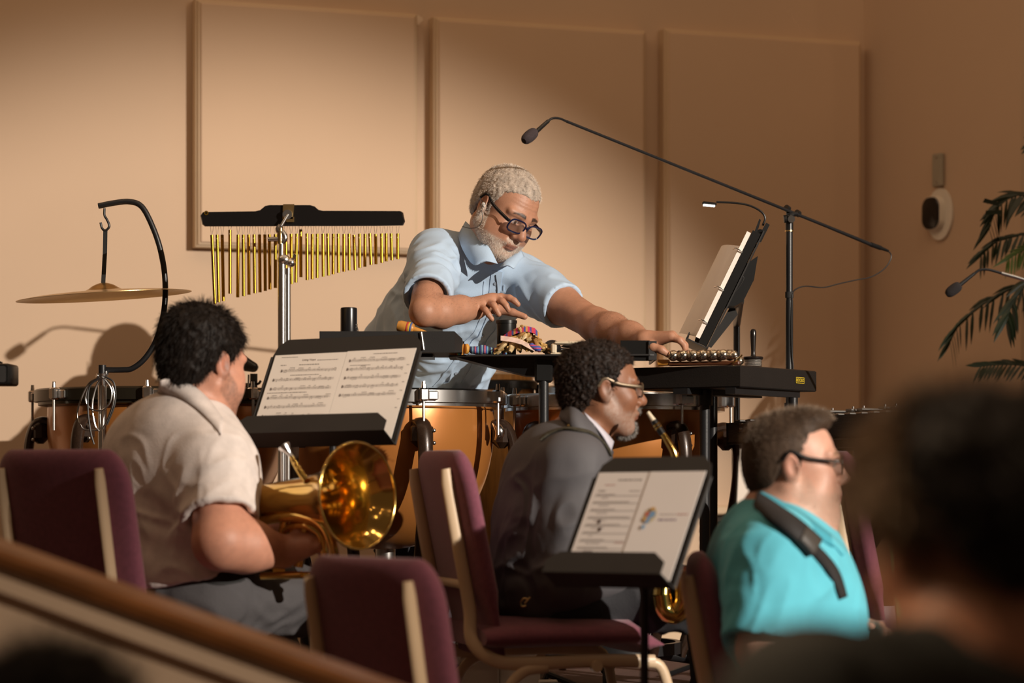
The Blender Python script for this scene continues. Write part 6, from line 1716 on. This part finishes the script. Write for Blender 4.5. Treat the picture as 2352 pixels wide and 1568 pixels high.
    px_strip('collar_tip', bvs, [(1908, 1226), (1930, 1246), (1946, 1264)], [(1910, 1246), (1924, 1262), (1936, 1276)], .008, .004, ms, t)
    sp = px_strip('neck_strap', bvs, [(1740, 1134), (1770, 1152), (1810, 1178), (1848, 1206), (1884, 1240)], [(1732, 1166), (1758, 1186), (1794, 1212), (1828, 1240), (1862, 1276)], .016, .014, mn, t)
    px_strip('leather_tab', bvs, [(1852, 1208), (1870, 1224), (1886, 1242)], [(1838, 1240), (1854, 1256), (1868, 1274)], .026, .006, mat('tab_leather', (.055, .048, .042), .5), sp)
    px_strip('strap_tail', bvs, [(1876, 1250), (1905, 1280), (1930, 1315), (1945, 1370)], [(1862, 1268), (1890, 1298), (1914, 1330), (1930, 1376)], .010, .005, mn, sp)
    S = SDF(A(.36, 4.96, -.23), A(1.16, 5.60, .46), .009)
    S.ell(pel + A(0, 0, -.015), (.165, .18, .115), R, .05)
    for s in (-1, 1):
        h = pel + A(.03, .1 * s, -.04); k = h + A(.40, .05 * s, -.0); a = A(k[0] + .02, k[1], -.16)
        S.path([h, k], [.090, .072], .04); S.path([k, a], [.070, .052], .03)
        shoe(a, A(1, 0, 0), t, -.23)
    garment('trousers', S, mat('trousers_black', (.02, .02, .024), .85, bump=.3), t, [(A(.5, 0, -.8), .006, 3, 16, 2, None)])
turquoise_man()

# ================= the blurred listeners in front
def listener(px, py, d, ang, label, sc_=1.0, shoulders=True, z0=-.23):
    o = W(px, py, d)
    th = math.radians(ang); f = A(math.cos(th), math.sin(th), -.30); fh = A(math.cos(th), math.sin(th), 0); l = A(-math.sin(th), math.cos(th), 0)
    R = np.stack([fh, l, A(0, 0, 1)], 1)
    t = thing('person', label, 'person', (o[0], o[1], z0))
    fr = Frame(o, f, (0, 0, 1), sc_)
    neck = o + A(0, 0, -.115 * sc_) - fh * .035; chest = neck + A(0, 0, -.20) - fh * .01; pel = A(chest[0], chest[1], max(z0 + .18, chest[2] - .30))
    S = SDF(A(o[0] - .36, o[1] - .36, pel[2] - .16), o + A(.36, .36, .17), .007)
    head_sdf(S, fr, neck=neck, neck_r=.055)
    sh = [neck + l * .185 * s + A(0, 0, -.03) for s in (-1, 1)]
    if px > 1000: sh = [W(2380, 1780, 2.18), W(1880, 1660, 1.86)]; chest = (sh[0] + sh[1]) / 2 + A(0, 0, -.10); pel = A(chest[0], chest[1], max(z0 + .18, chest[2] - .30))
    S.cap(neck, chest, .07, .11, .06); S.ell(chest, (.11, .16, .15), R, .08); S.ell(pel, (.12, .15, .12), R, .08)
    for s, a in zip((-1, 1), sh):
        S.cap(neck, a, .05, .05, .04); S.path([a, a + A(0, 0, -.24) + fh * .05 + l * .03 * s, a + A(0, 0, -.26) + fh * .26], [.052, .045, .03], .03)
        hand(S, a + A(0, 0, -.26) + fh * .26, fh, A(0, 0, 1), -s, .5)
    v, fa = S.mesh(); v = smooth_mesh(v, fa, 1, .4)
    col, w = skin_colors(v, fr, (.42, .19, .11))
    np_mesh('body', v, fa, M_skin, t, col=np.clip(col, .004, .95))
    mh = hair_mat('hair_dark_brown', (.014, .010, .008)); ml = hair_mat('hair_light', (.34, .24, .16))
    hc, hv, hn, hf = hair_cap('hair', fr, t, mh, .026, h=.006, front=.066, temple=.040, nape=-.115, burn=-.075, rough=.007, freq=40, bulge=(((-.050, 0, .02), (.085, .095, .10)), ((-.03, 0, -.04), (.075, .090, .07))))
    hair_blades('hair_strands', hv, hn, fr, hc, mh, 3500, .03, .0009, .6, .5, .5, seed=6)
    sel = (fr.loc(hv)[:, 0] > .005) & (fr.loc(hv)[:, 2] > .02)
    if px > 1000: hair_blades('light_strands', hv[sel], hn[sel], fr, hc, ml, 4500, .03, .0012, .6, .4, .4, seed=9)
    S = SDF(A(o[0] - .40, o[1] - .40, pel[2] - .20), A(o[0] + .40, o[1] + .40, neck[2] + .06), .008)
    S.ell(chest, (.135, .19, .2), R, .09); S.ell(pel, (.145, .18, .14), R, .08)
    for s, a in zip((-1, 1), sh):
        S.cap(neck + A(0, 0, -.03), a, .062, .070, .05); S.path([a, a + A(0, 0, -.24) + fh * .05 + l * .03 * s, a + A(0, 0, -.26) + fh * .22], [.072, .062, .05], .03)
    S.cap(neck + A(0, 0, .02), fr.o, .055, .085, .012, True)
    garment('jacket', S, mat('jacket_charcoal', (.016, .017, .015), .85, bump=.3), t, [(A(0, 0, 1), .006, 3, 16, 2, None)])
    S = SDF(A(o[0] - .75, o[1] - .75, z0), A(o[0] + .75, o[1] + .75, pel[2] + .16), .014)
    S.ell(pel + A(0, 0, -.03), (.14, .18, .11), R, .05)
    for s in (-1, 1):
        h = pel + l * .1 * s + A(0, 0, -.05); k = h + fh * .42; a = A(k[0], k[1], z0 + .06)
        S.path([h, k, a], [.085, .07, .05], .04)
        shoe(a, fh, t, z0)
    garment('trousers', S, mat('trousers_black', (0, 0, 0)), t)
    cl = thing('audience_seat', label.split(' in ')[0].replace('person', 'plain dark seat under the person') , 'chair', (pel[0], pel[1], z0))
    cl['label'] = 'plain dark audience seat under the ' + ('blurred person at the lower right' if px > 1000 else 'barely visible person at the lower left')
    c0 = A(pel[0], pel[1], max(z0 + .03, pel[2] - .14)) + fh * .06
    MB().box(c0 - A(0, 0, .02), (.44, .46, .04), R, .012).build('seat', M_rubber, cl)
    for a in (-1, 1):
        for b in (-1, 1):
            p = c0 + fh * .19 * a + l * .20 * b
            MB().cyl(A(p[0], p[1], z0), A(p[0], p[1], c0[2] - .035), .012).build('leg', M_blackm, cl)
listener(2232, 1242, 2.0, 142, 'blurred dark-haired person seen from behind in the front right corner', .80)
listener(118, 1790, 2.15, 95, 'barely visible person, only the blurred top of a dark head at the lower left edge', .76)
# ---------------------------------------------------------------- brass horn and saxophones
t = thing('brass_horn', 'shiny brass baritone horn with its bell towards the camera, in the dark-haired man\'s arms', 'brass instrument', tuple(W(700, 1180, 5.760)))
ax = unit(A(.75, -.66, .05)); c = W(822, 1138, 5.680); RB = .1255
prof = [(RB, 0), (RB * .93, -.010), (RB * .82, -.026), (RB * .70, -.048), (RB * .58, -.08), (RB * .49, -.12), (RB * .425, -.17), (RB * .385, -.23), (RB * .345, -.30), (.036, -.38)]
prof = [(p[0], p[1]) for p in spline([A(r, h, 0) for r, h in prof], 4)]
MB().lathe(prof + [(r - .0012, h - .0004) for r, h in reversed(prof)], c, ax, 96, cap=False).build('bell', M_brass, t, angle=80)
x, y, z = frame_axes(ax)
MB().tube([c + (x * math.cos(a) + y * math.sin(a)) * RB for a in np.linspace(0, math.tau, 73)], .0032, 10, cap=False).build('bell_rim', M_brass, t)
e = c - ax * .38
MB().tube(spline([e, e + A(-.03, .03, -.02), e + A(-.04, .04, -.10), e + A(.0, .02, -.16), e + A(.08, -.05, -.165)], 6), lambda q: .036 - .016 * q, 18).build('bow', M_brass, t)
MB().tube(spline([W(598, 1196, 5.860), W(650, 1188, 5.800), W(700, 1188, 5.760), W(738, 1204, 5.730), W(760, 1240, 5.720), W(768, 1290, 5.730), W(755, 1330, 5.750)], 7), .0125, 14).build('main_branch', M_brass, t)
MB().tube(spline([W(640, 1230, 5.840), W(672, 1208, 5.800), W(706, 1208, 5.770), W(734, 1226, 5.760), W(744, 1262, 5.760), W(742, 1310, 5.760)], 7), .0095, 12).build('inner_branch', M_brass, t)
MB().tube(spline([W(704, 1104, 5.730), W(690, 1086, 5.740), W(676, 1062, 5.750), W(668, 1046, 5.755)], 6), lambda q: .0085 - .0035 * q, 12).build('lead_pipe', M_brass, t)
for k in range(5): MB().ball(W(672 + k * 7, 1052 + k * 11, 5.750 - .004 * k), .0072 - .0003 * (4 - k), 10).build('ferrule', M_brass, t)
mp = W(655, 1028, 5.760); md = unit(mp - W(668, 1046, 5.755))
MB().lathe([(.005, -.030), (.0058, -.018), (.010, -.008), (.0145, .002), (.0150, .006), (.0120, .007), (.008, 0), (.003, -.010)], mp, md, 24, cap=False).build('mouthpiece', M_chrome, t)
for k in range(3):
    v0 = W(655 + 24 * k, 1196, 5.825 - .014 * k)
    vl = MB().cyl(v0, v0 + A(-.02, .01, -.11), .0125).build('valve', M_brass, t)
    MB().cyl(v0, v0 + A(.002, 0, .012), .0130).build('valve_cap', M_chrome, vl)
    MB().cyl(v0 + A(.002, 0, .010), v0 + A(.004, 0, .026), .004).build('valve_stem', M_chrome, vl)
    MB().cyl(v0 + A(.004, 0, .025), v0 + A(.005, 0, .030), .008).build('finger_button', M_white, vl)
for k in range(2):
    q = W(600 + 40 * k, 1322, 5.810); MB().tube([q, q + A(.10, -.03, .004)], .009, 10).build('valve_slide', M_brass, t)

def saxophone(label, tip, neck_pts, body_pts, bell_pts, r0, r1, rb):
    t = thing('saxophone', label, 'saxophone', tuple(np.min(np.array(body_pts + bell_pts), axis=0)))
    d = unit(neck_pts[0] - tip)
    MB().tube([tip, tip + d * .030], lambda q: .0045 + .0025 * q, 12).build('mouthpiece_tip', mat('ivory_plastic', (0, 0, 0)), t)
    MB().tube([tip + d * .026, tip + d * .034, tip + d * .066], lambda q: .0085, 12).build('mouthpiece', M_black, t)
    for q in (.036, .044): MB().tube([tip + d * q, tip + d * (q + .005)], .0098, 12).build('ligature', M_brass, t)
    MB().tube(spline([tip + d * .062] + neck_pts, 6), lambda q: .0065 + .0045 * q, 12).build('neck', M_brass, t)
    MB().tube(spline(body_pts, 8), lambda q: r0 + (r1 - r0) * q, 18).build('body', M_brass, t)
    MB().tube(spline(bell_pts, 8), lambda q: r1 + (rb - r1) * max(0, q - .35) ** 2.0 / .42, 24, cap=False).build('bell', M_brass, t)
    b = spline(body_pts, 8)
    for k in range(2, len(b) - 3, 2):
        s = unit(b[k + 1] - b[k - 1]); off = unit(np.cross(s, A(0, 1, 0))) * .4 + A(.0, -1, 0); off = unit(off - s * (off @ s))
        MB().cyl(b[k] + off * (r0 + .004), b[k] + off * (r1 + .006), .009, .010, 12).build('key', M_brass, t)
    MB().tube([q + A(.012, -(r1 + .008), 0) for q in b[2:-2]], .0022, 6).build('key_rod', M_chrome, t)
    return t
saxophone('brass saxophone of the man in the dark jacket, mouthpiece tip up before his face', W(1488, 946, 5.96), [W(1530, 1008, 5.95), W(1548, 1040, 5.95), W(1552, 1075, 5.95)],
          [W(1552, 1070, 5.95), W(1540, 1180, 5.93), W(1524, 1300, 5.91), W(1520, 1368, 5.90)], [W(1520, 1365, 5.90), W(1528, 1400, 5.90), W(1552, 1410, 5.90), W(1572, 1385, 5.90), W(1580, 1345, 5.90), W(1586, 1300, 5.90)], .011, .024, .050)
saxophone('brass saxophone of the man in turquoise, bow and keys glinting under the blurred head', W(1962, 1132, 5.22), [W(2010, 1150, 5.22), W(2040, 1180, 5.22), W(2048, 1225, 5.22)],
          [W(2048, 1220, 5.22), W(2062, 1330, 5.22), W(2080, 1450, 5.22), W(2090, 1530, 5.22)], [W(2090, 1528, 5.22), W(2104, 1580, 5.22), W(2140, 1592, 5.22), W(2166, 1560, 5.22), W(2176, 1500, 5.22), W(2182, 1440, 5.22)], .011, .026, .050)
t = bpy.data.objects['saxophone.001']
for k in range(9): MB().ball(W(2150 + 7 * (k % 4), 1505 + 8 * k * .8, 5.15), .0045, 8).build('key_pearl', M_chrome, t)
